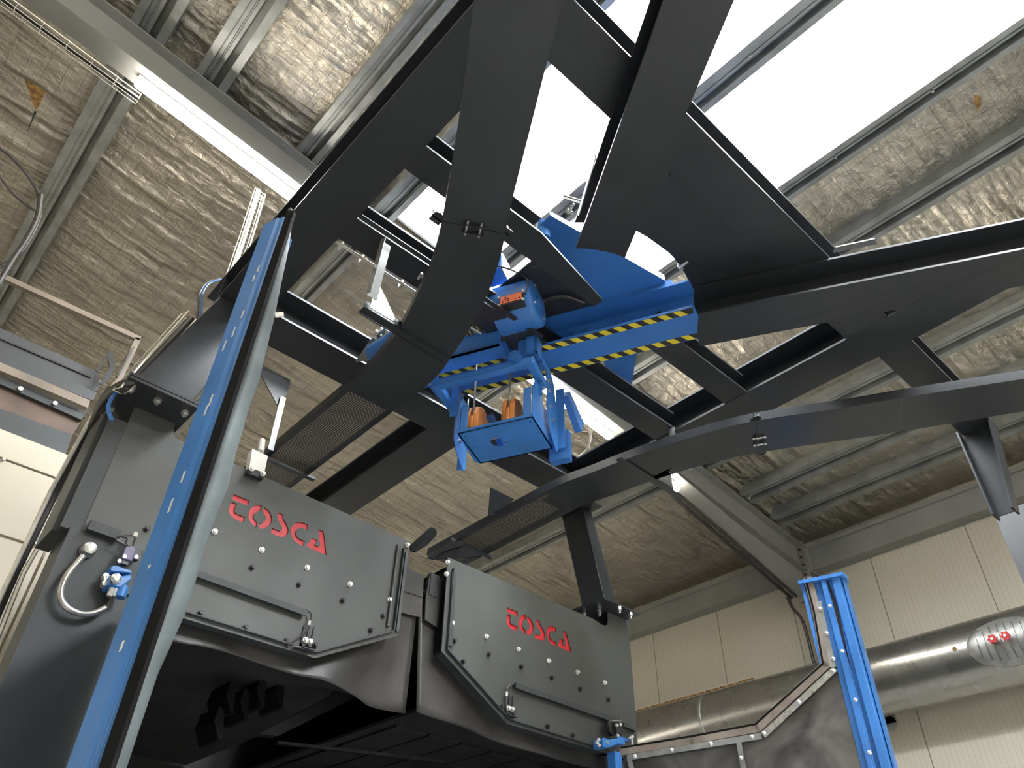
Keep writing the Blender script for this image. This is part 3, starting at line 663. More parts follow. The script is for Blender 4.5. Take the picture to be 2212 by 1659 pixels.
for k in range(13):
    d = -1.76 + .028*k
    m = MB(); pts = [dn(d + .008*sin(a), 2.93 + .105*cos(a), 4.84 + .105*sin(a)) for a in [2*pi*i/20 for i in range(21)]]
    m.tube(pts, .0095, 6, caps=False); m.build('rope_turn', M_DRUM, ho, smooth=True)
dcyl('rope_drum', -1.80, -1.38, 2.93, 4.84, .092, M_DRUM)
dcyl('drum_flange', -1.40, -1.36, 2.93, 4.84, .13, M_BLUE)
# side frame plate between drum and motor (bent, hanging to the trolley)
m = MB()
pr = [(2.62,5.04),(2.62,4.90),(2.86,4.76),(3.20,4.66),(3.24,4.72),(3.00,4.95),(2.80,5.08)]
m.prism([dn(-1.41, a, b) for a, b in pr], D2*.045); m.build('side_frame', M_BLUE, ho)
m = MB(); dbox(m, -1.52, -1.44, 2.74, 2.83, 4.88, 5.12); dbox(m, -1.44, -1.40, 2.72, 2.76, 4.90, 5.10); m.build('control_box', M_BLUE, ho)
m = MB(); dbox(m, -1.37, -1.27, 2.72, 2.84, 4.98, 5.12); m.build('terminal_box', M_BLUE, ho)
m = MB(); dbox(m, -1.268, -1.262, 2.725, 2.835, 4.985, 5.115); m.build('box_lid', M_LAMPB, ho)
jb = MB(); dbox(jb, -1.29, -1.15, 2.775, 2.84, 4.725, 4.795); jbo = jb.build('junction_box', M_PLAS, ho)
m = MB(); q0, q1, q2 = dn(-1.285,2.773,4.733), dn(-1.155,2.773,4.733), dn(-1.155,2.773,4.791)
m.prism([q0, q1, q2, q0+q2-q1], N2*-.002); lb = m.build('warning_label', M_LABL, jbo)
rl = random.Random(3)
m = MB()
for r_ in range(3):
    for k in range(7):
        d = -1.275 + .017*k; z = 4.743 + .016*r_
        if rl.random() < .4: m.box(dn(d,2.7695,z)-Vector((.001,.001,.001)), dn(d+.010,2.7695,z+.0035)+Vector((.001,.001,.001)))
m.build('label_marks', M_TAPE, jbo)
for a, b in ((-1.295,4.725),(-1.145,4.725),(-1.145,4.795),(-1.295,4.795)):
    m = MB(); m.cyl(dn(a,2.775,b), dn(a,2.765,b), .008, 8); m.build('screw', M_CAP, jbo)
m = MB(); m.tube(spline([dn(-1.46,2.76,4.93), dn(-1.40,2.70,4.99), dn(-1.28,2.72,5.0), dn(-1.13,2.78,4.90), dn(-1.14,2.79,4.78)]), .006, 6)
m.tube(spline([dn(-1.50,2.78,5.10), dn(-1.50,2.72,5.20), dn(-1.46,2.72,5.22), dn(-1.40,2.75,5.08)]), .005, 6); m.tube(spline([dn(-1.55,2.8,4.9), dn(-1.50,2.72,4.86), dn(-1.44,2.76,4.84), dn(-1.40,2.80,4.85)]), .009, 6); m.build('wiring', M_CABL, ho)
for q in ((-1.56,2.80,4.93),(-1.53,2.78,4.88),(-1.58,2.82,4.86),(-1.47,2.74,4.95)):
    m = MB(); m.cyl(dn(*q), dn(q[0]+.03,q[1]-.01,q[2]+.02), .012, 8); m.build('cable_gland', M_ZINC, ho)
# lower side girder of the trolley along the near side of the beam
m = MB(); dbox(m, -1.93, -1.36, 2.94, 2.96, 4.60, 4.74); dbox(m, -1.93, -1.36, 2.94, 3.06, 4.60, 4.615); m.build('trolley_girder', M_BLUE, ho)
m = MB(); dbox(m, -1.95, -1.86, 3.06, 3.15, 4.60, 4.72); m.build('trolley_block', M_BLUE, ho)
m = MB(); dbox(m, -1.29, -1.235, 3.06, 3.14, 4.56, 4.70); m.build('trolley_block', M_BLUE, ho)
m = MB(); dbox(m, -1.235, -1.17, 3.05, 3.07, 4.58, 4.72); dbox(m, -1.182, -1.17, 3.05, 3.14, 4.58, 4.72); m.build('guide_channel', M_BLUE, ho)
for d in (-1.84, -1.30):
    for n_ in (3.215, 3.345):
        m = MB(); m.tube([dn(d,n_-.025,4.752), dn(d,n_-.015,4.752), dn(d,n_+.02,4.752)], [.042,.036,.034], 20); m.build('trolley_wheel', M_PLAS, ho, smooth=True)
    m = MB(); m.cyl(dn(d,3.06,4.56), dn(d,3.02,4.56), .040, 8); m.build('hex_buffer', M_BLUE, ho)
# U-shaped bumper bar frame
m = MB(); zb = 4.52
m.bar(dn(-1.84,3.07,zb), dn(-1.19,3.07,zb), .045, .05)
m.build('bumper_bar', M_BLUE2, ho, bevel=.003)
for d in (-1.815, -1.215):
    m = MB(); m.bar(dn(d,3.07,zb), dn(d,3.29,zb-.01), .045, .05); m.build('bumper_arm', M_BLUE2, ho, bevel=.003)
    m = MB(); m.cyl(dn(d,3.27,zb-.03), dn(d,3.27,zb-.045), .016, 6); m.build('bolt', M_ZINC, ho)
# guide legs (bent channel posts) right and left of the hook block
for d, s in ((-1.195, 1), (-1.790, -1)):
    m = MB()
    prf = [(3.20,4.62),(3.27,4.62),(3.28,4.45),(3.285,4.28),(3.33,4.20),(3.44,4.13),(3.46,4.16),(3.46,4.40),(3.40,4.60),(3.34,4.66),(3.20,4.66)]
    m.prism([dn(d, a, b) for a, b in prf], D2*.006)
    m.prism([dn(d, a, b) for a, b in [(3.205,4.62),(3.211,4.62),(3.218,4.38),(3.212,4.38)]], D2*-.05*s)
    dbox(m, min(d,d+.05*s), max(d,d+.05*s), 3.452, 3.460, 4.16, 4.60); m.build('guide_leg', M_BLUE2, ho)
    for n_, z_ in ((3.30,4.55),(3.31,4.48),(3.33,4.38),(3.36,4.30)):
        m = MB(); m.cyl(dn(d+.0,n_,z_), dn(d+.018,n_,z_), .012, 6); m.build('bolt', M_ZINC, ho)
m = MB(); m.prism([dn(-1.16,3.46,4.54), dn(-1.15,3.47,4.58), dn(-1.10,3.58,4.40), dn(-1.12,3.58,4.34)], D2*.04); m.build('side_wing', M_BLUE, ho)
m = MB(); dbox(m, -1.25, -1.13, 3.475, 3.53, 4.10, 4.30); m.build('rear_counter_box', M_BLUE, ho)
# hook block -------------------------------------------------------
hb = thing('hook_block', dn(-1.445, 3.275, 4.16), 'blue open hook block with a round hole underneath, hanging on two ropes', 'hook block')
b0, b1, n0_, n1_ = -1.675, -1.215, 3.115, 3.440; zb = 4.16
# bottom plate with hole (filled curve, converted to mesh)
def plate_with_holes(name, outer, holes, to3d, thick, mat, parent, bevel=0):
    cu = bpy.data.curves.new(name, 'CURVE'); cu.dimensions = '2D'; cu.fill_mode = 'BOTH'; cu.extrude = thick/2
    for poly in [outer] + holes:
        sp = cu.splines.new('POLY'); sp.points.add(len(poly)-1)
        for p, (a, b) in zip(sp.points, poly): p.co = (a, b, 0, 1)
        sp.use_cyclic_u = True
    tmp = bpy.data.objects.new(name, cu); COL.objects.link(tmp)
    bpy.context.view_layer.update()
    me = bpy.data.meshes.new_from_object(tmp.evaluated_get(bpy.context.evaluated_depsgraph_get()))
    bpy.data.objects.remove(tmp, do_unlink=True)
    for v in me.vertices: v.co = to3d(v.co.x, v.co.y, v.co.z)
    me.materials.clear(); me.materials.append(mat)
    bm = bmesh.new(); bm.from_mesh(me); bmesh.ops.remove_doubles(bm, verts=bm.verts, dist=1e-5); bmesh.ops.recalc_face_normals(bm, faces=bm.faces); bm.to_mesh(me); bm.free()
    for p in me.polygons: p.use_smooth = False
    o = bpy.data.objects.new(name, me); COL.objects.link(o)
    if parent is not None: adopt(o, parent)
    return o
circ = lambda a, b, r, n=28: [(a + r*cos(2*pi*k/n), b + r*sin(2*pi*k/n)) for k in range(n)]
plate_with_holes('bottom_plate', [(b0,n0_),(b1,n0_),(b1,n1_),(b0,n1_),(b0-.025,n1_-.03),(b0-.02,n1_-.10)], [circ(-1.49,3.275,.045)] + [circ(a,b,.006,8) for a in (b0+.03,b1-.03) for b in (n0_+.04,3.27,n1_-.04)], lambda a, b, c: dn(a, b, zb + .004 + c), .008, M_BLUE2, hb)
m = MB(); dbox(m, b1-.008, b1, n0_, n1_, zb, zb+.20); m.prism([dn(b1-.010,n0_,zb+.20),dn(b1-.010,n0_+.05,zb+.30),dn(b1-.010,n0_+.12,zb+.30),dn(b1-.010,n0_+.18,zb+.20)], D2*.008); m.build('side_plate', M_BLUE2, hb)
m = MB(); dbox(m, b0, b0+.008, n0_, n1_, zb, zb+.20); m.prism([dn(b0,n0_+.0,zb+.20),dn(b0,n0_+.03,zb+.27),dn(b0,n0_+.12,zb+.27),dn(b0,n0_+.16,zb+.20)], D2*.008); m.build('side_plate', M_BLUE2, hb)
for d, h in ((b0+.01, .19), (b1-.06, .22)):
    m = MB(); dbox(m, d, d+.045, n0_+.004, n0_+.010, zb, zb+h); dbox(m, d, d+.006, n0_+.004, n0_+.05, zb, zb+h); m.build('front_upright', M_BLUE2, hb, bevel=.002)
m = MB(); dbox(m, b0, b1, n0_, n0_+.007, zb, zb+.022); m.build('front_lip', M_BLUE2, hb)
m = MB(); dbox(m, b0+.008, b1-.008, n1_-.008, n1_, zb, zb+.10); m.build('rear_plate', M_BLUE2, hb)
def sheave(dc, tilt, label):
    zc = zb+.135; nc = 3.21; R_ = .085
    m = MB()
    for s in (-1, 1):
        pr = [(nc - R_*1.0, zc-.11), (nc - R_*1.02, zc), (nc - R_*.8, zc+.055), (nc-R_*.35, zc+R_*.95), (nc, zc+R_*1.05), (nc+R_*.5, zc+R_*.85), (nc+R_*.95, zc+R_*.2), (nc+R_*1.05, zc-.11)]
        m.loft([[dn(dc + s*.012 + tilt*(b-zc), a, b) for a, b in pr], [dn(dc + s*.040 + tilt*(b-zc), a*.9+nc*.1, b-.004) for a, b in pr]])
    pr = [(nc-R_*1.02, zc-.11),(nc-R_*1.02, zc-.015),(nc-R_*.5, zc-.02),(nc+R_, zc-.10)]
    m.loft([[dn(dc-.013 + tilt*(b-zc), a, b) for a, b in pr], [dn(dc+.013 + tilt*(b-zc), a, b) for a, b in pr]])
    o = m.build('sheave_guard', M_ORG, hb, bevel=.006)
    m = MB(); m.cyl(dn(dc-.008,nc+.01,zc-.01), dn(dc+.008,nc+.01,zc-.01), .06, 24); m.build('sheave', M_ROPE, o, smooth=True)
    m = MB(); m.tube([dn(dc,nc-.055,zc-.02), dn(dc,nc-.055,zc+.05), dn(dc,nc-.06,4.86)], .0065, 8); m.build('rope', M_ROPE, o, smooth=True)
sheave(-1.60, .0, ''); sheave(-1.375, .0, '')
m = MB(); dbox(m, -1.56, -1.40, 3.19, 3.29, zb+.04, zb+.075); m.build('sheave_axle_block', M_ORG, hb)
m = MB(); m.bar(dn(-1.53,3.22,zb+.17), dn(-1.50,3.36,zb+.03), .035, .03); m.cyl(dn(-1.525,3.24,zb+.18), dn(-1.52,3.27,zb+.15), .018, 6); m.build('bolted_link', M_BLUE, hb)

# ------------------------------------------------------------------ shot blasting machine
YM = 3.50
mach = thing('blasting_machine', (2.45, 4.6, 0), 'anthracite shot blasting machine with two bolted front panels and red TOSCA lettering', 'machine')
TQ = lambda a, b: (480 + a/9.217, 1050 + b/9.217)
LET = [
 [(222,160),(540,292),(512,395),(192,272)],
 [(175,312),(288,355),(262,420),(240,480),(250,530),(290,560),(448,615),(420,722),(300,690),(215,640),(155,575),(125,510),(128,440),(150,380)],
 [(785,385),(760,500),(700,505),(650,540),(625,590),(625,640),(650,690),(700,725),(668,825),(600,775),(548,700),(520,630),(520,560),(545,485),(590,425),(650,388),(715,378)],
 [(830,420),(895,460),(950,530),(982,610),(985,690),(955,765),(900,820),(830,852),(725,850),(738,745),(790,742),(835,715),(862,660),(860,600),(835,555),(805,520)],
 [(1108,530),(1218,575),(1205,620),(1225,680),(1270,745),(1305,815),(1318,885),(1300,955),(1255,1005),(1180,1018),(1080,990),(965,945),(985,835),(1150,900),(1180,880),(1195,845),(1170,790),(1120,700),(1092,610)],
 [(1712,775),(1685,875),(1580,835),(1520,840),(1480,875),(1460,930),(1475,995),(1515,1045),(1640,1100),(1615,1195),(1520,1160),(1440,1100),(1390,1020),(1365,930),(1370,840),(1410,770),(1475,730),(1550,722),(1630,740)],
 [(1910,862),(2015,905),(2075,1385),(1665,1205),(1785,1035),(1895,1080),(1838,1165),(1930,1215),(1945,1190)],
]
def letters(dx=0, dz=0):
    out = []
    for poly in LET:
        q = []
        for a, b in poly:
            p = Yp(*TQ(a, b), YM); q.append((p.x+dx, p.z+dz))
        out.append(q)
    return out
PL = [(.60,3.925),(.806,3.925),(.808,3.88),(.815,3.845),(.845,3.825),(2.30,3.805),(2.30,3.222),(1.83,2.974),(1.0,2.974),(.60,2.974)]
PR = [(2.600,3.806),(3.93,3.806),(4.02,3.79),(4.060,3.80),(4.078,3.83),(4.085,3.93),(4.31,3.93),(4.31,2.935),(3.129,2.935),(2.610,3.220)]
def bolt_mesh(name, mat, r, h):
    m = MB(); m.tube([(0,0,0),(0,-h*.35,0),(0,-h*.35,0),(0,-h,0)], [r*1.35,r*1.35,r,r*.9], 10)
    bmesh.ops.recalc_face_normals(m.bm, faces=m.bm.faces); me = bpy.data.meshes.new(name); m.bm.to_mesh(me); m.bm.free(); me.materials.append(mat); return me
BOLT_W = bolt_mesh('pale_bolt', M_CAP, .011, .018); BOLT_D = bolt_mesh('dark_bolt', M_PLAS, .011, .022)
def put_bolt(par, me, p, name='bolt'):
    o = bpy.data.objects.new(name, me); COL.objects.link(o); o.location = p; adopt(o, par)
    if me is BOLT_W: o['label'] = 'pale bolt head'
    return o
def panel(outline, lets, tag_):
    p = plate_with_holes('front_panel', outline, lets, lambda a, b, c: Vector((a, YM + c, b)), .006, M_MACH, mach)
    m = MB(); xs = [a for l in lets for a, b in l]; zs = [b for l in lets for a, b in l]
    m.box((min(xs)-.02, YM+.005, min(zs)-.02), (max(xs)+.02, YM+.008, max(zs)+.02)); o = m.build('red_lettering', M_RED, p); o['label'] = 'red TOSCA lettering cut through the panel'
    return p
pL = panel(PL, letters(), 'left'); pR = panel(PR, letters(1.905, -.018), 'right')
# rims / folded edges of the panels
def rim(par, pts, w=.022, d=.03, closed=False, mat=None):
    m = MB()
    for a, b in zip(pts, pts[1:]):
        m.bar((a[0], YM-.014, a[1]), (b[0], YM-.014, b[1]), .006, .022, up=(0,1,0))
        m.bar((a[0], YM+.06, a[1]), (b[0], YM+.06, b[1]), .02, .10, up=(0,1,0))
    return m.build('panel_rim', mat or M_MACH2, par)
rim(pL, [(2.262,3.74),(2.262,3.235),(1.82,2.998),(.85,2.998)]); rim(pR, [(2.640,3.74),(2.640,3.235),(3.135,2.958),(4.0,2.950)])
m = MB(); m.tube([(2.225,YM-.012,3.745),(2.225,YM-.012,3.25)], .011, 8); m.bar((2.288,YM-.010,3.72),(2.288,YM-.010,3.24),.018,.014,up=(0,1,0)); m.build('edge_stiffener', M_MACH, pL)
m = MB(); m.bar((2.645,YM-.012,3.72),(2.660,YM-.012,3.26),.03,.016,up=(0,1,0)); m.build('edge_stiffener', M_MACH2, pR)
# bolts traced on the panels
I_ = lambda a, b: (500 + a/2.185, 900 + b/2.185)
for q in [(141,631),(355,714),(557,792),(745,865),(829,607)]: put_bolt(pL, BOLT_W, Yp(*I_(*q), YM-.004))
put_bolt(pL, BOLT_W, Yp(463, 1149, YM-.004))
for q in [(95,712),(317,793),(523,868),(63,997),(257,1059),(392,1080),(655,1008),(714,942)]: put_bolt(pL, BOLT_D, Yp(*I_(*q), YM-.004))
put_bolt(pL, BOLT_D, Yp(433,1325,YM-.004)); put_bolt(pL, BOLT_D, Yp(317,1143,YM-.004))
for q in [(1040,976),(1201,1039),(1352,1099),(1495,1154),(1631,1207),(1760,1258),(1018,688),(1012,744)]: put_bolt(pR, BOLT_W, Yp(*I_(*q), YM-.004))
for q in [(1050,1059),(1212,1122),(1366,1181),(1510,1234),(1645,1286),(1776,1336),(1091,1157),(1490,1464),(1609,1504),(1272,1371)]: put_bolt(pR, BOLT_D, Yp(*I_(*q), YM-.004))
# cable ducts (folded angle strips) with sensors
def duct_strip(par, p, q, sens):
    a = Yp(*I_(*p), YM-.02); b = Yp(*I_(*q), YM-.02)
    m = MB(); m.bar(a, b, .005, .038, up=(0,1,0)); m.bar(a+Vector((0,-.018,-.014)), b+Vector((0,-.018,-.014)), .03, .004, up=(0,1,0)); m.build('cable_strip', M_MACH2, par)
duct_strip(pL, (-225,712), (352,921), 0); duct_strip(pR, (1332,1260), (1800,1425), 0)
def sensor(par, base, cable, name='sensor_bracket'):
    b = Yp(*I_(*base), YM-.01)
    m = MB(); m.box(b+Vector((-.035,-.004,-.01)), b+Vector((-.025,0,.11))); m.box(b+Vector((-.008,-.004,-.01)), b+Vector((.002,0,.11))); m.box(b+Vector((.02,-.004,-.01)), b+Vector((.028,0,.11))); m.box(b+Vector((-.035,-.004,-.02)), b+Vector((.028,0,.012))); m.box(b+Vector((-.035,-.04,-.02)), b+Vector((.028,0,-.015))); o = m.build(name, M_MACH2, par)
    m = MB(); m.cyl(b+Vector((-.005,-.05,-.005)), b+Vector((-.005,-.005,-.005)), .010, 10); m.build('sensor', M_PLAS, o)
    for dx in (-.016,.011): put_bolt(o, BOLT_W, b+Vector((dx,-.004,.03)), 'screw')
    m = MB(); m.tube(spline([Yp(*I_(*c), YM-.03) for c in cable], 6), .0045, 6); m.build('sensor_cable', M_CABL, o)
sensor(pL, (352,1088), [(352,910),(375,930),(370,975),(350,1020),(290,1060),(268,1090),(300,1085),(345,1100)])
sensor(pR, (1312,1405), [(1335,1262),(1305,1275),(1298,1310),(1296,1360),(1300,1395)])
for q in ((367,975),(1298,1309)):
    p = Yp(*I_(*q), YM-.03); m = MB(); m.cyl(p+Vector((0,0,-.012)), p+Vector((0,0,.012)), .008, 8); m.build('plug', M_CAP, pL if q[0] < 900 else pR)
# body: side columns, roof, interior
m = MB(); m.box((.56,3.515,0),(.62,3.76,3.78)); m.box((.60,3.52,0),(.92,3.75,2.97)); m.box((.93,3.76,0),(.98,6.1,3.74)); m.box((.60,3.74,0),(.96,3.76,3.78)); m.build('left_column', M_MACH2, mach)
m = MB(); m.prism([(.545,3.49,0),(.97,3.49,0),(.97,3.49,3.21),(.552,3.49,3.21)], (0,.01,0)); m.build('column_cover', M_MACH2, mach)
m = MB(); m.box((.498,3.56,3.20),(.56,3.80,3.86)); m.box((.515,3.50,3.20),(.60,3.512,3.80)); m.build('side_conduit_cover', M_MACH2, mach)
m = MB(); m.box((4.25,3.515,0),(4.31,6.1,3.90)); m.box((4.0,3.52,0),(4.25,3.75,2.93)); m.build('right_column', M_MACH2, mach)
m = MB(); m.box((.95,3.515,3.745),(2.29,6.1,3.76)); m.box((.60,3.515,3.745),(.97,3.76,3.757)); m.box((2.62,3.515,3.745),(4.27,6.1,3.76)); m.build('roof_plate', M_MACH2, mach)
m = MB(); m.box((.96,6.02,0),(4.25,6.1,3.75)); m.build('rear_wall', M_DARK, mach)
m = MB()
for s, x in ((1,2.285),(-1,2.62)): m.box((x,3.54,3.24),(x+.012,6.0,3.76))
m.build('slot_side_plate', M_RUBSHD, mach)  # darkness of the slot put into the plate colour
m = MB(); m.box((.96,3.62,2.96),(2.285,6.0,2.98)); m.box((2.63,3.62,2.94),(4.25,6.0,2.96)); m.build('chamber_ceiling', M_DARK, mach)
# liner plates, door header frame and hanging teeth in the chamber
m = MB()
for k in range(6): m.box((2.7+.25*k,4.0,2.925),(2.93+.25*k,5.6,2.938))
m.build('liner_plates', M_DARK, mach)
m = MB(); m.box((.95,4.5,2.2),(4.2,4.56,2.26)); m.box((.95,5.2,1.9),(4.2,5.26,1.96)); m.build('chamber_rail', M_DARK, mach)
for k, (px, py) in enumerate([(500,1470),(530,1485),(565,1460),(605,1462),(475,1525)]):
    c = Yp(px, py, 3.95); m = MB(); m.prism([c, c+Vector((.03,0,-.02)), c+Vector((.055,0,-.15)), c+Vector((.035,0,-.15)), c+Vector((-.01,0,-.07))], (0,.22,0)); m.build('hanging_tooth', M_RUBSHD, mach)
m = MB(); m.prism([Yp(560,1585,3.8), Yp(740,1490,3.8), Yp(770,1505,3.8), Yp(600,1590,3.8)], (0,.06,0)); m.prism([Yp(600,1600,3.8),Yp(960,1640,3.8),Yp(960,1648,3.8),Yp(600,1606,3.8)], (0,.03,0)); m.build('inner_brace', M_RUBSHD, mach)
# rubber curtains
def curtain(top, bot, y0, amp, ph, name='rubber_curtain'):
    n = 48; T_ = resample(spline(top,6), n); B_ = resample(spline(bot,6), n); K = 12
    m = MB(); g_ = []
    for i in range(n):
        row = []
        for k in range(K+1):
            p = T_[i].lerp(B_[i], k/K); f_ = k/K
            p = p + Vector((0, amp*f_*(sin(ph + i*.32) + .4*sin(ph*2 + i*.13)), 0)); row.append(p)
        g_.append(row)
    bmv = [[m.bm.verts.new(p) for p in r] for r in g_]
    for i in range(n-1):
        for k in range(K): m.bm.faces.new([bmv[i][k], bmv[i+1][k], bmv[i+1][k+1], bmv[i][k+1]])
    o = m.build(name, M_RUB, mach, smooth=True); md = o.modifiers.new('thick', 'SOLIDIFY'); md.thickness = .006
    return o
YC = 3.60
tp = [Vector((.80,YC,2.99)), Vector((1.82,YC,2.99)), Vector((2.25,YC,3.22)), Vector((2.47,YC,3.50))]
bt = [Vector((.80,YC,2.90))] + [Yp(x, y, YC) for x, y in ((377,1388),(440,1400),(540,1425),(640,1460),(700,1475),(770,1508),(800,1525),(876,1541))]
curtain([Vector((.80,YC,3.02)), Vector((1.6,YC,3.02)), Vector((1.95,YC,3.10)), Vector((2.28,YC,3.35)), Vector((2.478,YC,3.50))], bt, YC, .018, 0.4)
curtain([Vector((2.488,YC,3.50)), Vector((2.68,YC,3.35)), Vector((3.05,YC,3.04)), Vector((3.4,YC,2.99)), Vector((4.1,YC,2.99))], [Yp(x, y, YC) for x, y in ((900,1537),(935,1552),(1000,1575),(1100,1610),(1200,1640),(1320,1668))], YC, .014, 2.1)
def flap(pts, y, nm='rubber_flap'):
    m = MB(); m.prism([Yp(a, b, y) for a, b in pts], (0,.008,0)); m.build(nm, M_RUB, mach)
flap([(873,1224),(916,1243),(913,1290),(868,1275)], 3.565); flap([(867,1276),(913,1291),(911,1334),(862,1322)], 3.57)
flap([(929,1237),(955,1252),(952,1360),(918,1338),(920,1290)], 3.565)
# dark brush strips and stubs at the top of the slot
m = MB()
for k in range(7):
    m = MB(); z = 3.60 + .028*k; m.bar((2.30,3.60+.03*k,z-.01),(2.60,3.62+.03*k,z-.03), .012, .006); m.build('slot_brush', M_PLAS, mach)
m = MB(); m.box((2.29,3.56,3.58),(2.36,3.60,3.74)); m.build('slot_bracket', M_PLAS, mach); m = MB(); m.box((2.53,3.56,3.56),(2.60,3.60,3.70)); m.build('slot_bracket', M_PLAS, mach)
# bent guide wings on top of the slot
def wing(pts, y, dep, nm='guide_wing'):
    m = MB(); m.prism([Yp(a, b, y) for a, b in pts], dep); m.build(nm, M_RUBSHD, mach)
wing([(886,1178),(930,1139),(940,1142),(944,1150),(943,1156),(924,1177),(898,1192),(888,1190)], 3.72, (0,.01,0))
wing([(894,1190),(928,1156),(943,1154),(924,1177),(899,1192)], 3.70, (0,.012,0))
wing([(922,1205),(960,1181),(999,1167),(1001,1178),(960,1190),(936,1208)], 3.75, (0,.01,0)); wing([(936,1208),(960,1190),(1001,1178),(1040,1196),(1040,1202),(975,1206)], 3.76, (0,.01,0))
# silver proximity box on the top edge of the left panel
sb = MB(); c = [Yp(a, b, 3.47) for a, b in ((545,969),(579,985),(571,1021),(539,1010))]; sb.prism(c, (0,.05,0)); s_ = sb.build('sensor_housing', M_LAMPB, mach, label='pale grey sensor housing')
m = MB(); m.tube([Yp(562,975,3.49), Yp(565,955,3.49), Yp(566,950,3.49)], [.022,.022,.018], 14); m.build('sensor_cap', M_CAP, s_, smooth=True)
m = MB(); c = [Yp(a, b, 3.46) for a, b in ((538,1012),(573,1025),(570,1034),(534,1022))]; m.prism(c, (0,.04,0)); m.build('sensor_foot', M_PLAS, s_)
for a, b in ((543,1013),(567,1024)): put_bolt(s_, BOLT_W, Yp(a, b, 3.455), 'screw')
# upright angle with black triangular plate behind it
m = MB(); a = Yp(584,972,3.60); b = Yp(612,858,3.60); m.bar(a, b, .034, .006, up=(0,1,0)); m.build('sensor_mast', M_GALV, mach)
m = MB(); m.prism([Yp(x, y, 3.61) for x, y in ((559,800),(567,790),(627,820),(627,830),(608,880),(600,876))], (0,.008,0)); m.build('mast_gusset', M_BLK, mach)
m = MB(); m.prism([Yp(x, y, 3.72) for x, y in ((1060,1053),(1110,1078),(1085,1112),(1056,1113))], (0,.008,0)); m.build('mast_gusset', M_BLK, mach)

# ------------------------------------------------------------------ left door (opened towards the viewer, seen almost edge on)
dl = thing('chamber_door', (.60, 2.7, 0), 'left blue chamber door swung open, its tall blue edge channel crossing the lower left', 'door')
zT = 3.85
def vstrip(m, x0, y0, x1, y1, z0, z1, t=.0):  # vertical sheet between two plan points
    d = Vector((y1-y0, x0-x1, 0)).normalized()*max(t, .004)
    m.hexa([(x0,y0,z0),(x1,y1,z0),(x1+d.x,y1+d.y,z0),(x0+d.x,y0+d.y,z0)], [(x0,y0,z1),(x1,y1,z1),(x1+d.x,y1+d.y,z1),(x0+d.x,y0+d.y,z1)])
P0, P1, P2, P3 = (.500,1.985), (.520,1.925), (.533,1.905), (.541,1.885)
m = MB(); prf = [P0, (.516,1.930), (.519,1.920), (.530,1.912), (.532,1.900), (.543,1.893), (.57,1.93), (.56,2.02), (.51,2.02)]
m.prism([(x,y,.12) for x, y in prf], (0,0,zT-.12)); edge = m.build('edge_channel', M_BLUE2, dl, bevel=.002)
m = MB(); m.prism([(.53,2.02,.12),(.57,2.02,.12),(.92,3.38,.12),(.88,3.39,.12)], (0,0,2.80)); m.build('door_leaf', M_BLUE, dl)
rr = random.Random(5)
for k, (px, py) in enumerate([(545,610),(520,690),(440,900),(450,880),(390,1045),(362,1110),(320,1230),(258,1410),(480,760),(555,590),(500,730)]):
    p = Vp(px, py, (.5165,1.929), (.519,1.919)) + Vector((-.002,-.002,0)); m = MB(); h = rr.uniform(.01,.05)
    m.prism([p, p+Vector((.003,-.004,.004)), p+Vector((.003,-.004,h)), p+Vector((0,0,h*.9))], (-.0012,-.0008,0)); m.build('paint_chip', M_CAP, edge)
m = MB(); vstrip(m, .548, 1.888, .566, 1.868, .12, zT+.01, .02); m.build('seal_gap_shade', M_RUBSHD, dl)  # near-black strip standing in for the shaded gap beside the flap
# rubber flap of the door edge
def flap_ring(z, a0, a1, bulge):
    pts = []
    n = 9
    for k in range(n+1):
        t = k/n; x = a0[0] + (a1[0]-a0[0])*t; y = a0[1] + (a1[1]-a0[1])*t
        b_ = bulge*sin(pi*t); pts.append(Vector((x-b_*.45, y-b_*.9, z)))
    back = [p + Vector((.005,.012,0)) for p in pts[::-1]]
    return pts + back
def edge_az(px, py, y):      # plan point on the sight line of a pixel at depth y
    r = ray(px, py); t = (y-CAM.y)/r.y; p = CAM + r*t; return (p.x, p.y), p.z
m = MB(); rings = []
for (xl, yl), (xr, yr) in (((622,452),(637,452)),((604,520),(622,540)),((578,620),(598,650)),((562,672),(590,695)),((549,705),(572,760)),((520,800),(560,820)),((500,860),(523,930)),((462,960),(500,1010)),((440,1030),(495,1045)),((428,1060),(468,1120)),((398,1150),(440,1190)),((350,1290),(378,1400)),((300,1440),(320,1520)),((262,1560),(292,1600)),((232,1659),(272,1659)),((200,1760),(240,1760))):
    yy = 1.885
    a, z1 = edge_az(xl, yl, yy); z = z1
    # right border at the same height
    r1 = ray(xr, yr); az = r1.x/r1.y; b = (az*(yy-.0), yy-.0)
    rings.append(flap_ring(z, (a[0]+.0, yy), (b[0], yy+.0), .016))
rings.sort(key=lambda r: -r[0].z)
m.loft(rings); m.build('edge_flap', M_SEAL, dl, smooth=True)
m = MB(); m.box((.575,1.93,3.74),(.60,1.96,3.80)); m.build('end_tab', M_BLUE, dl)
m = MB(); p = Zp(594,681,3.2); m.cyl(p, p+Vector((.02,-.01,.01)), .008, 8); m.build('flap_bolt', M_CAP, dl)
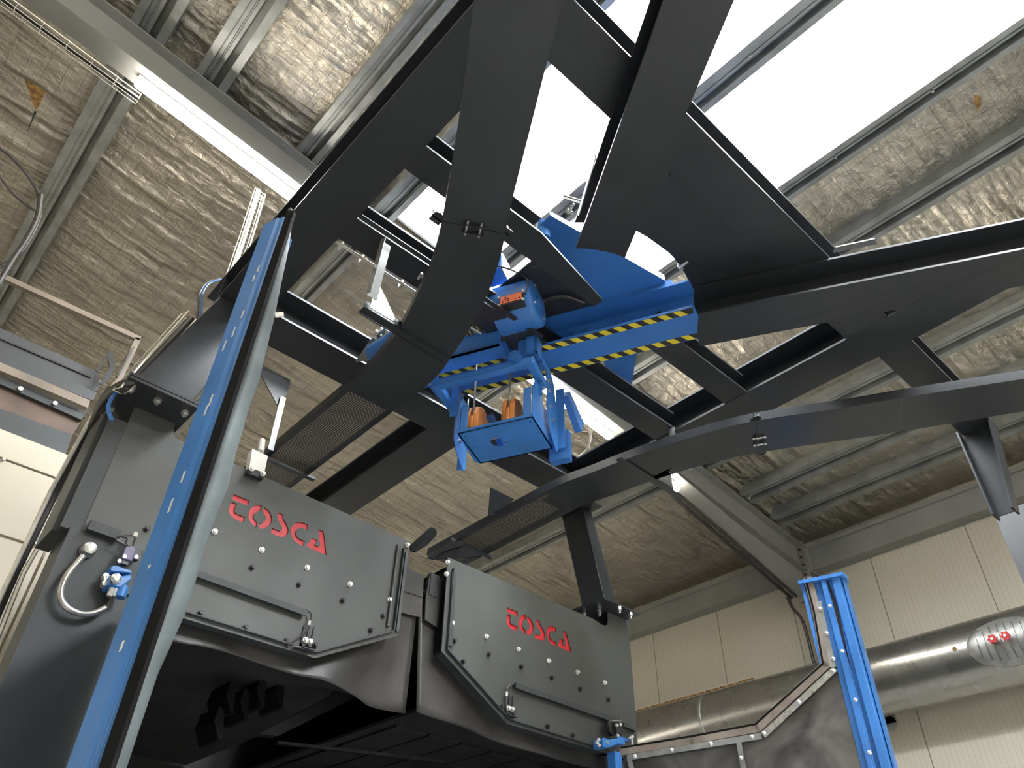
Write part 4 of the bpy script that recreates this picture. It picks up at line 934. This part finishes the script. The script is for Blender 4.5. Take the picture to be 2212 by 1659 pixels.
# hinge with switch on the machine's left column
hl = thing('door_hinge', Yp(255,1245,3.47), 'blue hinge bearing of the left door with purple safety switch above', 'hinge')
def yprism(name, pts, y, dep, mat, par, smooth=False, bevel=0.0):
    m = MB(); m.prism([Yp(a, b, y) for a, b in pts], (0,dep,0)); return m.build(name, mat, par, bevel=bevel)
QQ = lambda a, b: (a/5.183, 1120 + b/5.183)
yprism('top_arm', [QQ(*q) for q in ((1240,540),(1280,515),(1480,580),(1480,615),(1235,590))], 3.42, .06, M_BLUE2, hl, bevel=.004)
yprism('bearing_housing', [QQ(*q) for q in ((1225,640),(1255,625),(1380,640),(1480,620),(1480,680),(1400,740),(1350,780),(1215,750))], 3.40, .09, M_BLUE2, hl, bevel=.006)
yprism('bearing_base', [QQ(*q) for q in ((1160,640),(1240,600),(1215,770),(1140,760))], 3.46, .03, M_ZINC, hl)
for a, b in ((1160,660),(1150,745),(1165,700)): p = Yp(*QQ(a,b), 3.45); m = MB(); m.cyl(p+Vector((0,-.03,0)), p, .012, 6); m.build('nut', M_CAP, hl)
p = Yp(*QQ(1290,680), 3.395); m = MB(); m.tube([p, p+Vector((0,-.012,0)), p+Vector((0,-.018,0))], [.024,.022,.01], 16); m.build('bearing_cap', M_ZINC, hl)
m = MB(); p = Yp(*QQ(1385,760), 3.42); m.cyl(p, p-Vector((0,0,.05)), .024, 16); m.build('hinge_shaft', M_BLUE2, hl, smooth=True)
yprism('switch_body', [QQ(*q) for q in ((1405,310),(1510,315),(1530,350),(1490,480),(1375,450),(1375,400))], 3.41, .05, M_LILA, hl, bevel=.004)
yprism('switch_key', [QQ(*q) for q in ((1380,460),(1450,480),(1430,520),(1360,500))], 3.42, .03, M_PLAS, hl)
yprism('switch_side', [QQ(*q) for q in ((1530,340),(1580,340),(1560,460),(1500,450))], 3.43, .04, M_PLAS, hl)
for a, b in ((1390,432),(1520,435),(1333,480)): p = Yp(*QQ(a,b), 3.405); m = MB(); m.cyl(p+Vector((0,-.008,0)), p, .009, 8); m.build('screw', M_CAP, hl)
m = MB(); m.tube(spline([Yp(*QQ(a,b), 3.43) for a, b in ((1320,200),(1440,190),(1510,205),(1490,300))], 5), .004, 6); m.tube(spline([Yp(*QQ(a,b), 3.43) for a, b in ((1300,240),(1380,290),(1430,310))], 5), .006, 6); m.tube(spline([Yp(*QQ(a,b), 3.45) for a, b in ((1320,200),(1420,220),(1410,270),(1440,300))], 5), .004, 6); m.build('switch_cable', M_CABL, hl)
p = Yp(*QQ(1505,205), 3.42); m = MB(); m.cyl(p, p+Vector((0,0,.02)), .012, 8); m.build('cable_gland', M_CAP, hl)
cc = MB(); cc.bar(Yp(*QQ(990,75),3.47), Yp(*QQ(1335,200),3.47), .045, .03, up=(0,1,0)); tag(cc.build('cable_cover', M_MACH2), 'short black folded cable cover screwed on the left column above the switch', 'cable cover')
# earthing hose
eh = thing('hose', Yp(*QQ(980,360), 3.48), 'silver curved hose looping from a round plug on the left column', 'hose')
m = MB(); m.tube(spline([Yp(*QQ(a,b), 3.44) for a, b in ((930,420),(860,500),(760,620),(690,760),(680,880),(730,980),(830,1045),(960,1070),(1090,1045),(1200,990))], 6), .013, 12); m.build('sleeve', M_SILV, eh, smooth=True)
m = MB(); m.tube(spline([Yp(*QQ(a,b), 3.43) for a, b in ((1200,985),(1240,920),(1255,850))], 5), .009, 8); m.tube([Yp(*QQ(935,415),3.445), Yp(*QQ(880,490),3.44)], .011, 8); m.build('cable_tail', M_CABL, eh, smooth=True)
m = MB(); p = Yp(*QQ(975,362), 3.485); m.tube([p, p+Vector((0,-.02,0)), p+Vector((0,-.04,0)), p+Vector((0,-.045,0))], [.034,.034,.026,.015], 20); m.build('plug', M_ZINC, eh, smooth=True)
for k in range(3):
    p = Yp(*QQ(1240+38*k, 820), 3.42); m = MB(); m.cyl(p-Vector((0,0,.02)), p+Vector((0,0,.02)), .012, 8); m.build('white_gland', M_CAP, eh)
# ------------------------------------------------------------------ right door
A_, B_ = (4.02, 3.44), (4.50, 1.97)
dr = thing('chamber_door', (4.26, 2.7, 0), 'right blue framed chamber door swung open, showing its tarnished metal skin', 'door')
DV = lambda px, py, off=0: Vp(px, py, (A_[0]-off*.95, A_[1]-off*.31), (B_[0]-off*.95, B_[1]-off*.31))
dN = Vector((-(B_[1]-A_[1]), B_[0]-A_[0], 0)).normalized()     # away from the lens (+x)
if dN.x < 0: dN = -dN
def dprism(name, pts, off, th, mat, par=None, bevel=0.0):
    m = MB(); q = [DV(a, b, off) for a, b in pts]; m.prism(q, dN*th); return m.build(name, mat, par or dr, bevel=bevel)
def drop(pts, zlow=.15):     # closes a traced outline straight down to the door's foot
    return pts
KX = lambda a, b: (1280 + a/3.253, 1200 + b/3.253)
sk = [KX(*q) for q in ((215,1400),(1180,1250),(1660,790),(1590,380),(1530,160),(1640,135),(1720,340),(1960,1493))]
q = [DV(a, b, 0) for a, b in sk]; q[-1].z = q[-1].z
low = [Vector((q[-1].x, q[-1].y, .15)), Vector((q[0].x, q[0].y, .15))]
m = MB(); m.prism(q + low, dN*.05); m.build('door_skin', M_SKIN, dr)
# sealing lip following the notch outline + clamping strips
def lip(name, pts, off, w, th, mat):
    m = MB(); q = [DV(a, b, off) for a, b in pts]; 
    for a, b in zip(q, q[1:]):
        d = (b-a).normalized(); m.bar(a-d*w*.2, b+d*w*.2, w, th, up=tuple(dN))
    return m.build(name, mat, dr)
M_LIP = paint('tan_worn_seal_strip', (.22,.18,.15), .42, .25, 6, bump=.05, bscale=60)
lip('seal_lip', [KX(*p) for p in ((205,1375),(700,1295),(1160,1212),(1640,770),(1580,400),(1515,165))], .012, .050, .018, M_LIP)
lip('rubber_edge', [KX(*p) for p in ((205,1355),(700,1275),(1150,1190),(1622,765),(1560,400),(1500,165))], .006, .012, .03, M_RUBSHD)
st = [([(250,1420),(1180,1270)],9), ([(1205,1260),(1700,800)],6), ([(1690,775),(1590,330)],8)]
for i, (pp, n_) in enumerate(st): lip('clamp_strip', [KX(*p) for p in pp], .018, .034, .010, M_ZINC if i == 1 else M_GALV)
lip('clamp_strip', [KX(*p) for p in ((1660,310),(1740,620),(1860,1050),(1970,1493))], .016, .034, .010, M_BLUE2)
lip('clamp_strip', [KX(*p) for p in ((1030,1320),(1060,1493))], .018, .030, .010, M_GALV)
lip('clamp_strip', [KX(*p) for p in ((262,1440),(275,1493))], .018, .030, .010, M_GALV)
for a, b in ((297,1412),(557,1367),(831,1323),(1119,1274),(1204,1248),(1448,1030),(1692,811),(1692,727),(1646,547),(1601,373),(1668,357),(1755,674),(1847,1017),(1945,1386),(1043,1422)):
    p = DV(*KX(a,b), .024); m = MB(); m.tube([p, p-dN*.006, p-dN*.010], [.013,.011,.005], 12); m.build('bolt', M_CAP, dr, smooth=True)
# blue outer edge channel with cap
def vbeam(name, pts, mat, z1, z0=.12, dep=(0,0), bevel=0.0):
    m = MB(); m.prism([(x, y, z0) for x, y in pts], (0,0,z1-z0)); return m.build(name, mat, dr, bevel=bevel)
e = Vector((B_[0], B_[1], 0)); al = Vector((B_[0]-A_[0], B_[1]-A_[1], 0)).normalized()
PP = lambda a, n_: (e.x + al.x*a + dN.x*n_, e.y + al.y*a + dN.y*n_)
vbeam('edge_channel', [PP(-.115,-.006),PP(-.085,-.006),PP(-.080,-.030),PP(-.052,-.030),PP(-.048,.0),PP(-.02,.0),PP(-.015,-.026),PP(.030,-.026),PP(.045,.01),PP(.045,.09),PP(-.115,.09)], M_BLUE2, 3.80, bevel=.002)
vbeam('edge_face', [PP(.045,-.010),PP(.055,-.010),PP(.06,.10),PP(.045,.10)], M_BLUE2, 3.80)
m = MB(); m.prism([(*PP(-.215,-.035),3.79),(*PP(.06,-.04),3.79),(*PP(.075,.02),3.79),(*PP(.07,.11),3.79),(*PP(-.215,.10),3.79)], (0,0,.022)); m.build('top_cap', M_BLUE2, dr)
m = MB(); m.prism([(*PP(-.205,-.012),3.28),(*PP(-.185,-.012),3.28),(*PP(-.185,.06),3.28),(*PP(-.205,.06),3.28)], (0,0,.51)); m.build('notch_edge', M_BLUE2, dr)
m = MB(); m.prism([(*PP(-.175,-.004),3.50),(*PP(-.10,-.004),3.50),(*PP(-.10,.02),3.50),(*PP(-.175,.02),3.50)], (0,0,.29)); m.build('blue_backing', M_BLUE, dr)
# hinge post of the door
h0 = Yp(1330,1625,3.42)
m = MB(); m.box((h0.x-.028,3.40,.15),(h0.x+.035,3.47,h0.z)); m.build('hinge_post', M_BLUE2, dr, bevel=.004)
hr = thing('door_hinge', Yp(1335,1600,3.42), 'blue hinge bearing of the right door with black switch above', 'hinge')
RQ = lambda a, b: (1280 + a/13.94, 1540 + b/13.94)
yprism('bearing_housing', [RQ(*q) for q in ((320,750),(370,740),(540,800),(760,760),(860,690),(980,810),(1000,900),(980,960),(760,940),(560,1030),(440,1060),(330,1010))], 3.38, .09, M_BLUE2, hr, bevel=.006)
yprism('bearing_arm', [RQ(*q) for q in ((850,690),(1120,810),(1080,860),(960,830))], 3.40, .04, M_BLUE, hr)
yprism('bearing_base', [RQ(*q) for q in ((215,770),(320,760),(330,1030),(215,1030))], 3.44, .05, M_PLAS, hr)
p = Yp(*RQ(430,890), 3.38); m = MB(); m.cyl(p, p+Vector((0,-.010,0)), .012, 6); m.build('nut', M_ZINC, hr)
yprism('switch_bracket', [RQ(*q) for q in ((450,260),(600,225),(860,235),(880,650),(620,680),(520,560))], 3.42, .03, M_PLAS, hr)
yprism('switch_body', [RQ(*q) for q in ((700,300),(920,290),(915,690),(740,600))], 3.39, .04, M_PLAS, hr, bevel=.003)
yprism('bracket_lip', [RQ(*q) for q in ((600,222),(855,222),(860,248),(590,250))], 3.40, .05, M_ZINC, hr)
yprism('angle_bracket', [RQ(*q) for q in ((940,290),(960,270),(1280,480),(1340,560),(1300,580),(1250,520),(960,410))], 3.46, .03, M_MACH2, hr)
for a, b in ((180,810),(130,900),(190,980),(1190,720),(1130,760),(730,370),(835,350),(755,680)):
    p = Yp(*RQ(a,b), 3.39); m = MB(); m.tube([p-Vector((.008,0,0)), p, p+Vector((.01,0,0))], [.009,.011,.008], 8); m.build('nut', M_CAP, hr)
m = MB(); m.tube(spline([Yp(*RQ(a,b),3.45) for a, b in ((640,140),(700,70),(770,40),(800,100),(795,180))],5), .003, 6); m.build('switch_cable', M_CABL, hr)
m = MB(); m.tube([Yp(*RQ(1170,760),3.38), Yp(*RQ(1195,860),3.38), Yp(*RQ(1200,1000),3.38)], .008, 8); m.build('tension_rod', M_ZINC, hr)

# ------------------------------------------------------------------ control cabinet and steel hood at the far left
cab = thing('control_cabinet', (-.6, 5.1, 0), 'cream sheet steel cabinet behind the machine at the lower left edge', 'cabinet')
m = MB(); m.box((-2.2,4.82,0),(.78,5.6,4.07)); m.build('body', M_CRM, cab)
m = MB(); m.box((-2.2,4.80,4.075),(.72,5.6,4.24)); m.build('upper_cover', M_CRM, cab)
m = MB(); m.box((-2.2,4.795,.1),(.68,4.815,3.62)); m.build('door_sheet', M_CRM, cab)
m = MB(); m.box((-2.2,4.80,3.64),(.70,4.815,4.06)); m.build('door_sheet', M_CRM, cab)
m = MB(); m.box((.695,4.79,.1),(.76,4.80,3.64)); m.build('edge_frame', M_CRM, cab)
for px, py in ((8,993),(162,1055)): p = Yp(px, py, 4.795); m = MB(); m.cyl(p, p+Vector((0,-.01,0)), .010, 8); m.build('screw', M_ZINC, cab)
hood = thing('steel_hood', (-.6, 5.0, 4.3), 'dark folded steel hood with slot above the cream cabinet at the left edge', 'hood')
HP = lambda *q: [(a/3.772, 560 + b/3.772) for a, b in q]
def hprism(nm, pts, y, dep, mat): m = MB(); m.prism([Yp(a, b, y) for a, b in HP(*pts)], (0,dep,0)); m.build(nm, mat, hood)
hprism('upper_panel', ((-200,480),(0,560),(800,920),(805,1060),(745,1090),(-200,700)), 5.05, .02, M_MACH2)
hprism('panel_lip', ((-200,545),(0,635),(740,955),(740,965),(0,648),(-200,558)), 5.04, .02, M_DARK)
hprism('middle_panel', ((-200,690),(0,765),(790,1085),(760,1150),(700,1130),(-200,760)), 4.98, .03, M_MACH2)
hprism('front_rail', ((-200,750),(0,838),(735,1150),(715,1210),(0,905),(-200,820)), 4.90, .05, M_TUBF)
hprism('dark_slot', ((-200,820),(0,905),(715,1210),(690,1290),(0,965),(-200,880)), 5.0, .02, M_DARK)
hprism('lower_angle', ((-200,880),(0,965),(680,1265),(670,1310),(0,1015),(-200,930)), 4.94, .03, M_MACH2)
hprism('rusty_skin', ((-200,930),(0,1010),(670,1305),(590,1430),(0,1215),(-200,1140)), 4.97, .02, paint('rusty_steel_skin', (.10,.06,.04), .5, .3, 3))
hprism('lower_skirt', ((-200,1135),(0,1215),(590,1430),(530,1600),(0,1385),(-200,1310)), 4.93, .02, M_MACH2)
for a, b in ((165,1058),(447,1177)): p = Yp(a/3.772, 560+b/3.772, 4.93); m = MB(); m.cyl(p, p+Vector((0,-.012,0)), .015, 8); m.build('bolt', M_CAP, hood)
hprism('flat_bracket', ((780,905),(890,745),(910,750),(940,880),(900,960),(830,1030),(815,1010),(895,880),(880,790),(800,920)), 4.96, .01, M_BLK)
def ybar(m, a, b, y, w, h): m.bar(Yp(*a, y), Yp(*b, y), w, h, up=(0,1,0))
tf_ = thing('tube_stand', Yp(300,735,5.25), 'brown-grey square tube frame under the foil at the left', 'frame')
m = MB(); ybar(m, (-30,583), (301,734), 5.25, .042, .04); m.build('top_tube', M_TUBF, tf_)
m = MB(); ybar(m, (297,733), (228,880), 5.25, .042, .04); m.build('side_tube', M_TUBF, tf_)
m = MB(); ybar(m, (288,750), (252,815), 5.20, .014, .02); m.build('flat_stay', M_BLK, tf_)
# black loop cables at the left edge
def cable(pts, y, r, label, cat='cable', mat=None):
    m = MB(); m.tube(spline([Yp(a, b, y) for a, b in pts], 8), r, 8); return tag(m.build('cable', mat or M_CABL, smooth=True), label, cat)
cable([(-30,300),(20,335),(55,372),(80,412),(88,450),(78,490),(52,535),(20,565),(-20,585)], 4.6, .012, 'thin black cable hanging in an arc at the left edge, outer loop')
cable([(88,420),(80,470),(55,520),(28,560),(-20,640)], 4.55, .016, 'thick black conduit hanging at the left edge inside the cable loop', mat=M_CABL)
cable([(-20,355),(30,420),(75,455)], 4.62, .008, 'short thin cable across the foil at the left edge')
# wire basket trays
def basket(ptsA, ptsB, ptsC, label, step=.055, r=.0042, cables=(), group='wire basket cable trays', M_WIRE=M_WIRE):
    """ptsA/ptsB: the two edges; ptsC: optional middle wires"""
    root = thing('cable_tray', ptsA[0], label, 'cable tray', group)
    m = MB(); m.tube(ptsA, r*1.3, 6); m.tube(ptsB, r*1.3, 6); m.build('edge_wire', M_WIRE, root)
    L_ = sum((Vector(b)-Vector(a)).length for a, b in zip(ptsA, ptsA[1:])); n = max(3, int(L_/step))
    A = resample(ptsA, n); B = resample(ptsB, n)
    m = MB()
    for a, b in zip(A, B):
        dn_ = ptsC; mid = (a+b)/2 + Vector(dn_)
        m.tube([a, a+Vector(dn_), b+Vector(dn_), b], r*.75, 5)
    for t in (.0, .5, 1.): m.tube([a.lerp(b, t)+Vector(ptsC) for a, b in zip(A, B)], r*.75, 5)
    m.build('rungs', M_WIRE, root)
    for k, (t, rr_, mt) in enumerate(cables):
        m = MB(); m.tube([a.lerp(b, t)+Vector(ptsC)*.5 for a, b in zip(A, B)], rr_, 8); m.build('tray_cable', mt, root, smooth=True)
    return root
basket([Yp(556,408,4.0), Yp(520,520,3.8), Yp(480,640,3.55)], [Yp(573,420,4.0), Yp(540,530,3.8), Yp(498,645,3.55)], (-.01,.03,.03), 'bright wire basket cable tray dropping from the lamp to the frame corner', cables=((.4,.012,M_WIRE),))
basket([Yp(408,672,3.5), Yp(300,792,3.36), Yp(262,836,3.32)], [Yp(424,690,3.5), Yp(322,800,3.36), Yp(280,845,3.32)], (-.02,.05,-.0), 'wire basket cable tray running up beside the sloping left post', cables=((.8,.020,M_CABL),))
basket([Yp(248,828,3.6), Yp(196,905,3.9), Yp(110,1060,4.1), Yp(10,1270,4.1), Yp(-30,1360,4.1)], [Yp(232,855,3.6), Yp(222,905,3.9), Yp(150,1060,4.1), Yp(50,1240,4.1), Yp(-10,1390,4.1)], (.0,.05,.0), 'long wire basket tray with thick black cable crossing the cream cabinet', step=.085, r=.0085, cables=((.3,.022,M_CABL),))
m = MB(); m.tube(spline([Yp(300,822,3.33), Yp(262,832,3.36), Yp(225,862,3.6), Yp(205,905,3.85), Yp(190,950,4.0)], 8), .022, 10); tag(m.build('cable', M_CABL, smooth=True), 'thick black cable bending from the sloping tray down into the long tray', 'cable')
for k, (o1) in enumerate((0, 4)):
    m = MB(); m.tube(spline([Yp(a+o1, b, 3.42) for a, b in ((252,842),(236,866),(232,885),(240,908))], 6), .006, 6); tag(m.build('cable', M_CBLU, smooth=True), ['thin blue cable by the flange bolts, left of the pair', 'thin blue cable by the flange bolts, right of the pair'][k], 'cable')
for k, o1 in enumerate((0, 7)):
    m = MB(); m.tube(spline([Yp(a+o1, b, 3.62) for a, b in ((470,603),(445,612),(430,635),(428,665),(424,690))], 6), .006, 6); tag(m.build('cable', [M_CABL, M_CBLU][k], smooth=True), ['thin black cable loop between the two trays', 'thin blue cable loop between the two trays'][k], 'cable')
m = MB(); a, b = Yp(66,1160,4.3), Yp(140,1190,4.3); m.bar(a, b, .06, .006, up=(0,1,0)); m.bar(b, Yp(160,1200,4.3), .05, .01, up=(0,1,0)); tag(m.build('mounting_rail', M_GALV), 'slotted grey rail holding the long cable tray across the cabinet', 'rail')
# tray on the rafter (upper left) and bundle under the haunch (right)
rp = lambda x, dy, dz: Vector((x, yf1(x)+dy, RZ(x, 7.095-.35)+dz))
basket([rp(-2.2,.10,-.04), rp(-.1,.10,-.04)], [rp(-2.2,.17,-.03), rp(-.1,.17,-.03)], (0,0,-.05), 'wire basket cable tray along the rafter left of the long lamp', step=.16, cables=((.3,.010,M_CABL),(.7,.012,M_CABL)))
hz = lambda x, dy, dz: Vector((x, yf1(x)+dy, RZ(x, 7.095)-.35-max(0,(x-5.4))*.105+dz))
basket([hz(5.5,.11,.03), hz(8.45,.11,.03)], [hz(5.5,.19,.03), hz(8.45,.19,.03)], (0,0,-.03), 'dark wire basket cable tray under the right end of the rafter', step=.30, M_WIRE=M_CABL, cables=((.0,.016,M_CABL),(.15,.014,M_CABL),(.75,.016,M_CABL),(.95,.014,M_CABL)))
m = MB(); m.tube(spline([hz(8.40,.2,-.0), hz(8.52,.22,-.08), Vector((8.60,4.28,5.4)), Vector((8.64,4.28,4.9))], 6), .02, 8); tag(m.build('cable', M_CABL, smooth=True), 'black cable bundle turning down the wall below the rafter end', 'cable')
# torn foil with brown insulation showing
m = MB()
def fz(px, py):
    r = ray(px, py); t = (7.02-1.6)/(r.z+S5*r.x); return CAM + r*t
m.prism([fz(*p) for p in ((52,170),(98,198),(83,232),(76,236))], (0,0,.006)); tag(m.build('insulation_patch', M_INSU), 'brown insulation showing through a torn triangle of the foil at upper left', 'insulation')
m = MB(); m.prism([fz(*p) for p in ((74,240),(79,242),(57,290))], (0,0,.006)); tag(m.build('foil_tear', M_DARK), 'narrow dark tear in the foil just below the brown patch', 'tear')

# ------------------------------------------------------------------ duct on the right wall
XD, ZD, RD = 8.36, 4.45, .335
du = thing('ventilation_duct', (XD, 3.5, ZD), 'big round galvanised ventilation duct running along the cream wall', 'duct')
m = MB(); m.tube([(XD,-3,ZD),(XD,5.55,ZD),(XD,5.56,ZD)], [RD,RD,RD], 64, caps=False); m.build('duct_run', M_DUCT, du, smooth=True)
m = MB(); m.tube([(XD,5.56,ZD),(XD,6.95,ZD),(XD+.04,7.18,ZD),(XD+.16,7.32,ZD),(XD+.39,7.40,ZD)], [RD,RD,RD,RD,RD], 64); m.build('duct_elbow', M_DUCT, du, smooth=True)
m = MB(); m.tube([(XD,5.53,ZD),(XD,5.535,ZD),(XD,5.575,ZD),(XD,5.58,ZD)], [RD,RD+.006,RD+.006,RD], 64, caps=False); m.build('duct_joint', M_GALV, du, smooth=True)
# hatch on the duct
def on_duct(px, py, off=0.0):
    r = ray(px, py); R_ = RD+off
    a = r.x**2 + r.z**2; b = 2*((CAM.x-XD)*r.x + (CAM.z-ZD)*r.z); c = (CAM.x-XD)**2 + (CAM.z-ZD)**2 - R_**2
    t = (-b - sqrt(max(0, b*b-4*a*c)))/(2*a); return CAM + r*t
c0 = on_duct(2172, 1384)
th0 = atan2(c0.z-ZD, c0.x-XD)
def dsurf(y, s, off): th = th0 + s/RD; return Vector((XD + (RD+off)*cos(th), y, ZD + (RD+off)*sin(th)))
def hatch_ring(a, b, off, n=48): return [dsurf(c0.y + a*cos(2*pi*k/n), b*sin(2*pi*k/n), off) for k in range(n)]
m = MB(); rings = [hatch_ring(.34*t, .235*t, .012) for t in (.05,.3,.55,.8,.95)] + [hatch_ring(.34,.235,.002)]; m.loft(rings, caps=False); m.bm.faces.new([m.bm.verts.new(p) for p in hatch_ring(.017,.012,.012)]); hh = m.build('inspection_hatch', M_GALV, du, smooth=True)
for k in range(8):
    y = c0.y - .24 + .068*k; s = .20*sqrt(max(.05, 1-((y-c0.y)/.33)**2)) - .04
    m = MB(); m.tube([dsurf(y, -s + 2*s*i/8, .018) for i in range(9)], .007, 6); m.build('hatch_rib', M_DUCT, hh, smooth=True)
for px, py in ((2150,1384),(2178,1377)):
    p = on_duct(px, py, .012); nn = Vector((p.x-XD, 0, p.z-ZD)).normalized(); m = MB()
    m.cyl(p, p+nn*.05, .012, 10)
    for k in range(6):
        a = 2*pi*k/6; t1 = Vector((0,1,0)); t2 = nn.cross(t1); c = p+nn*.055+(t1*cos(a)+t2*sin(a))*.030; m.cyl(c, c+nn*.022, .013, 8)
    m.cyl(p+nn*.055, p+nn*.078, .030, 16); ko = m.build('hatch_knob', M_RED, hh, label='red star knob')
    m = MB(); m.cyl(p+nn*.078, p+nn*.088, .013, 8); m.build('knob_nut', M_CAP, ko)
p = on_duct(2062, 1402); nn = Vector((p.x-XD,0,p.z-ZD)).normalized(); m = MB(); m.cyl(p-nn*.002, p+nn*.003, .02, 16); m.build('test_hole', M_INSU, du)
p = on_duct(1904, 1537); m = MB(); m.cyl(p, p+Vector((-.03,0,-.01)), .02, 12); m.build('nozzle', M_CAP, du)
m = MB(); q = Vector((8.60, 3.58, 4.10)); m.cyl(q, q+Vector((.012,.0,0)), .07, 20); m.box(q+Vector((0,-.07,0)), q+Vector((.012,.07,.12))); m.build('support_lug', M_GALV, du)
for k in range(3):
    m = MB(); y = (1.2, 3.0, 6.0)[k]; m.tube([(8.745,y,4.9),(8.60,y,4.75),(XD+RD*.7,y,ZD+RD*.72)], .012, 6); m.build('support_rod', M_GALV, du)
# wire tray lying on top of the duct
T0 = 8.12
basket([Vector((T0,4.85,ZD+.30)), Vector((T0,7.0,ZD+.30))], [Vector((T0+.16,4.85,ZD+.36)), Vector((T0+.16,7.0,ZD+.36))], (0,0,-.03), 'wire basket cable tray lying on top of the duct behind the right door', step=.10, r=.003, cables=((.5,.012,M_INSU),))

# ------------------------------------------------------------------ small fittings
pu = [o for o in COL.objects if o.name.startswith('roof_purlin')]
def purlin_by(label): return next(o for o in pu if o.get('label') == label)
for lab, xa in ((plab[4], 2.93), (plab[5], 4.03)):
    o = purlin_by(lab)
    for k in range(4):
        x = xa; y = -.6 + .75*k; z = RZ(x, PB)+.01
        m = MB(); m.cyl((x, y, z+.02), (x, y, z-.012), .010, 6); m.build('screw', M_ZINC, o)
# drive behind the left guard
dm = thing('drive_motor', Zp(815,755,4.62), 'small blue cylindrical motor on a bolted plate, peeking out left of the curved left guard', 'motor')
m = MB(); a = Zp(803,765,4.60); b = Zp(862,728,4.60); d = (b-a).normalized(); m.tube([a-d*.012, a, a+d*.01, b], [.03,.050,.055,.055], 24); m.build('motor_body', M_BLUE, dm, smooth=True)
m = MB(); m.prism([Zp(x, y, 4.66) for x, y in ((768,782),(800,735),(836,704),(852,712),(850,740),(805,778))], (0,0,.008)); m.build('motor_plate', M_GALV, dm)
m = MB(); m.prism([Zp(x, y, 4.61) for x, y in ((833,712),(850,722),(842,745),(828,738))], (0,0,.008)); m.build('motor_bracket', M_LAMPB, dm)
for x, y in ((813,717),(824,712),(812,731),(824,725),(812,741)):
    p = Zp(x, y, 4.655); m = MB(); m.tube([p+Vector((0,0,.01)), p, p-Vector((0,0,.008))], [.011,.011,.006], 10); m.build('bolt', M_CAP, dm, smooth=True)
m = MB(); m.tube(spline([Zp(1268,915,5.6), Zp(1275,940,5.6), Zp(1268,970,5.6), Zp(1250,988,5.6), Zp(1236,1000,5.6)], 6), .011, 8); tag(m.build('cable', M_WIRE, smooth=True), 'pale cable looping down below the lamp beside the hook block', 'cable')
m = MB(); m.prism([fz(*p) for p in ((2104,204),(2116,208),(2120,226),(2112,240),(2106,226))], (0,0,.006)); tag(m.build('brown_tape', M_INSU), 'small brown patch on the foil at upper right, right of the skylight', 'tape')
m = MB(); m.prism([Zp(x, y, 4.935) for x, y in ((1800,546),(1806,534),(1890,516),(1896,528))], (0,0,.008)); m.build('splice_plate', M_GALV, frame)
m = MB(); a = Zp(903,602,4.62); b = Zp(912,590,4.62); m.tube([a, b], .008, 6); m.tube([Zp(914,606,4.62), b], .006, 6); tag(m.build('shackle', M_ZINC), 'tiny bright shackle under the cross beam, just left of the curved left guard', 'shackle')
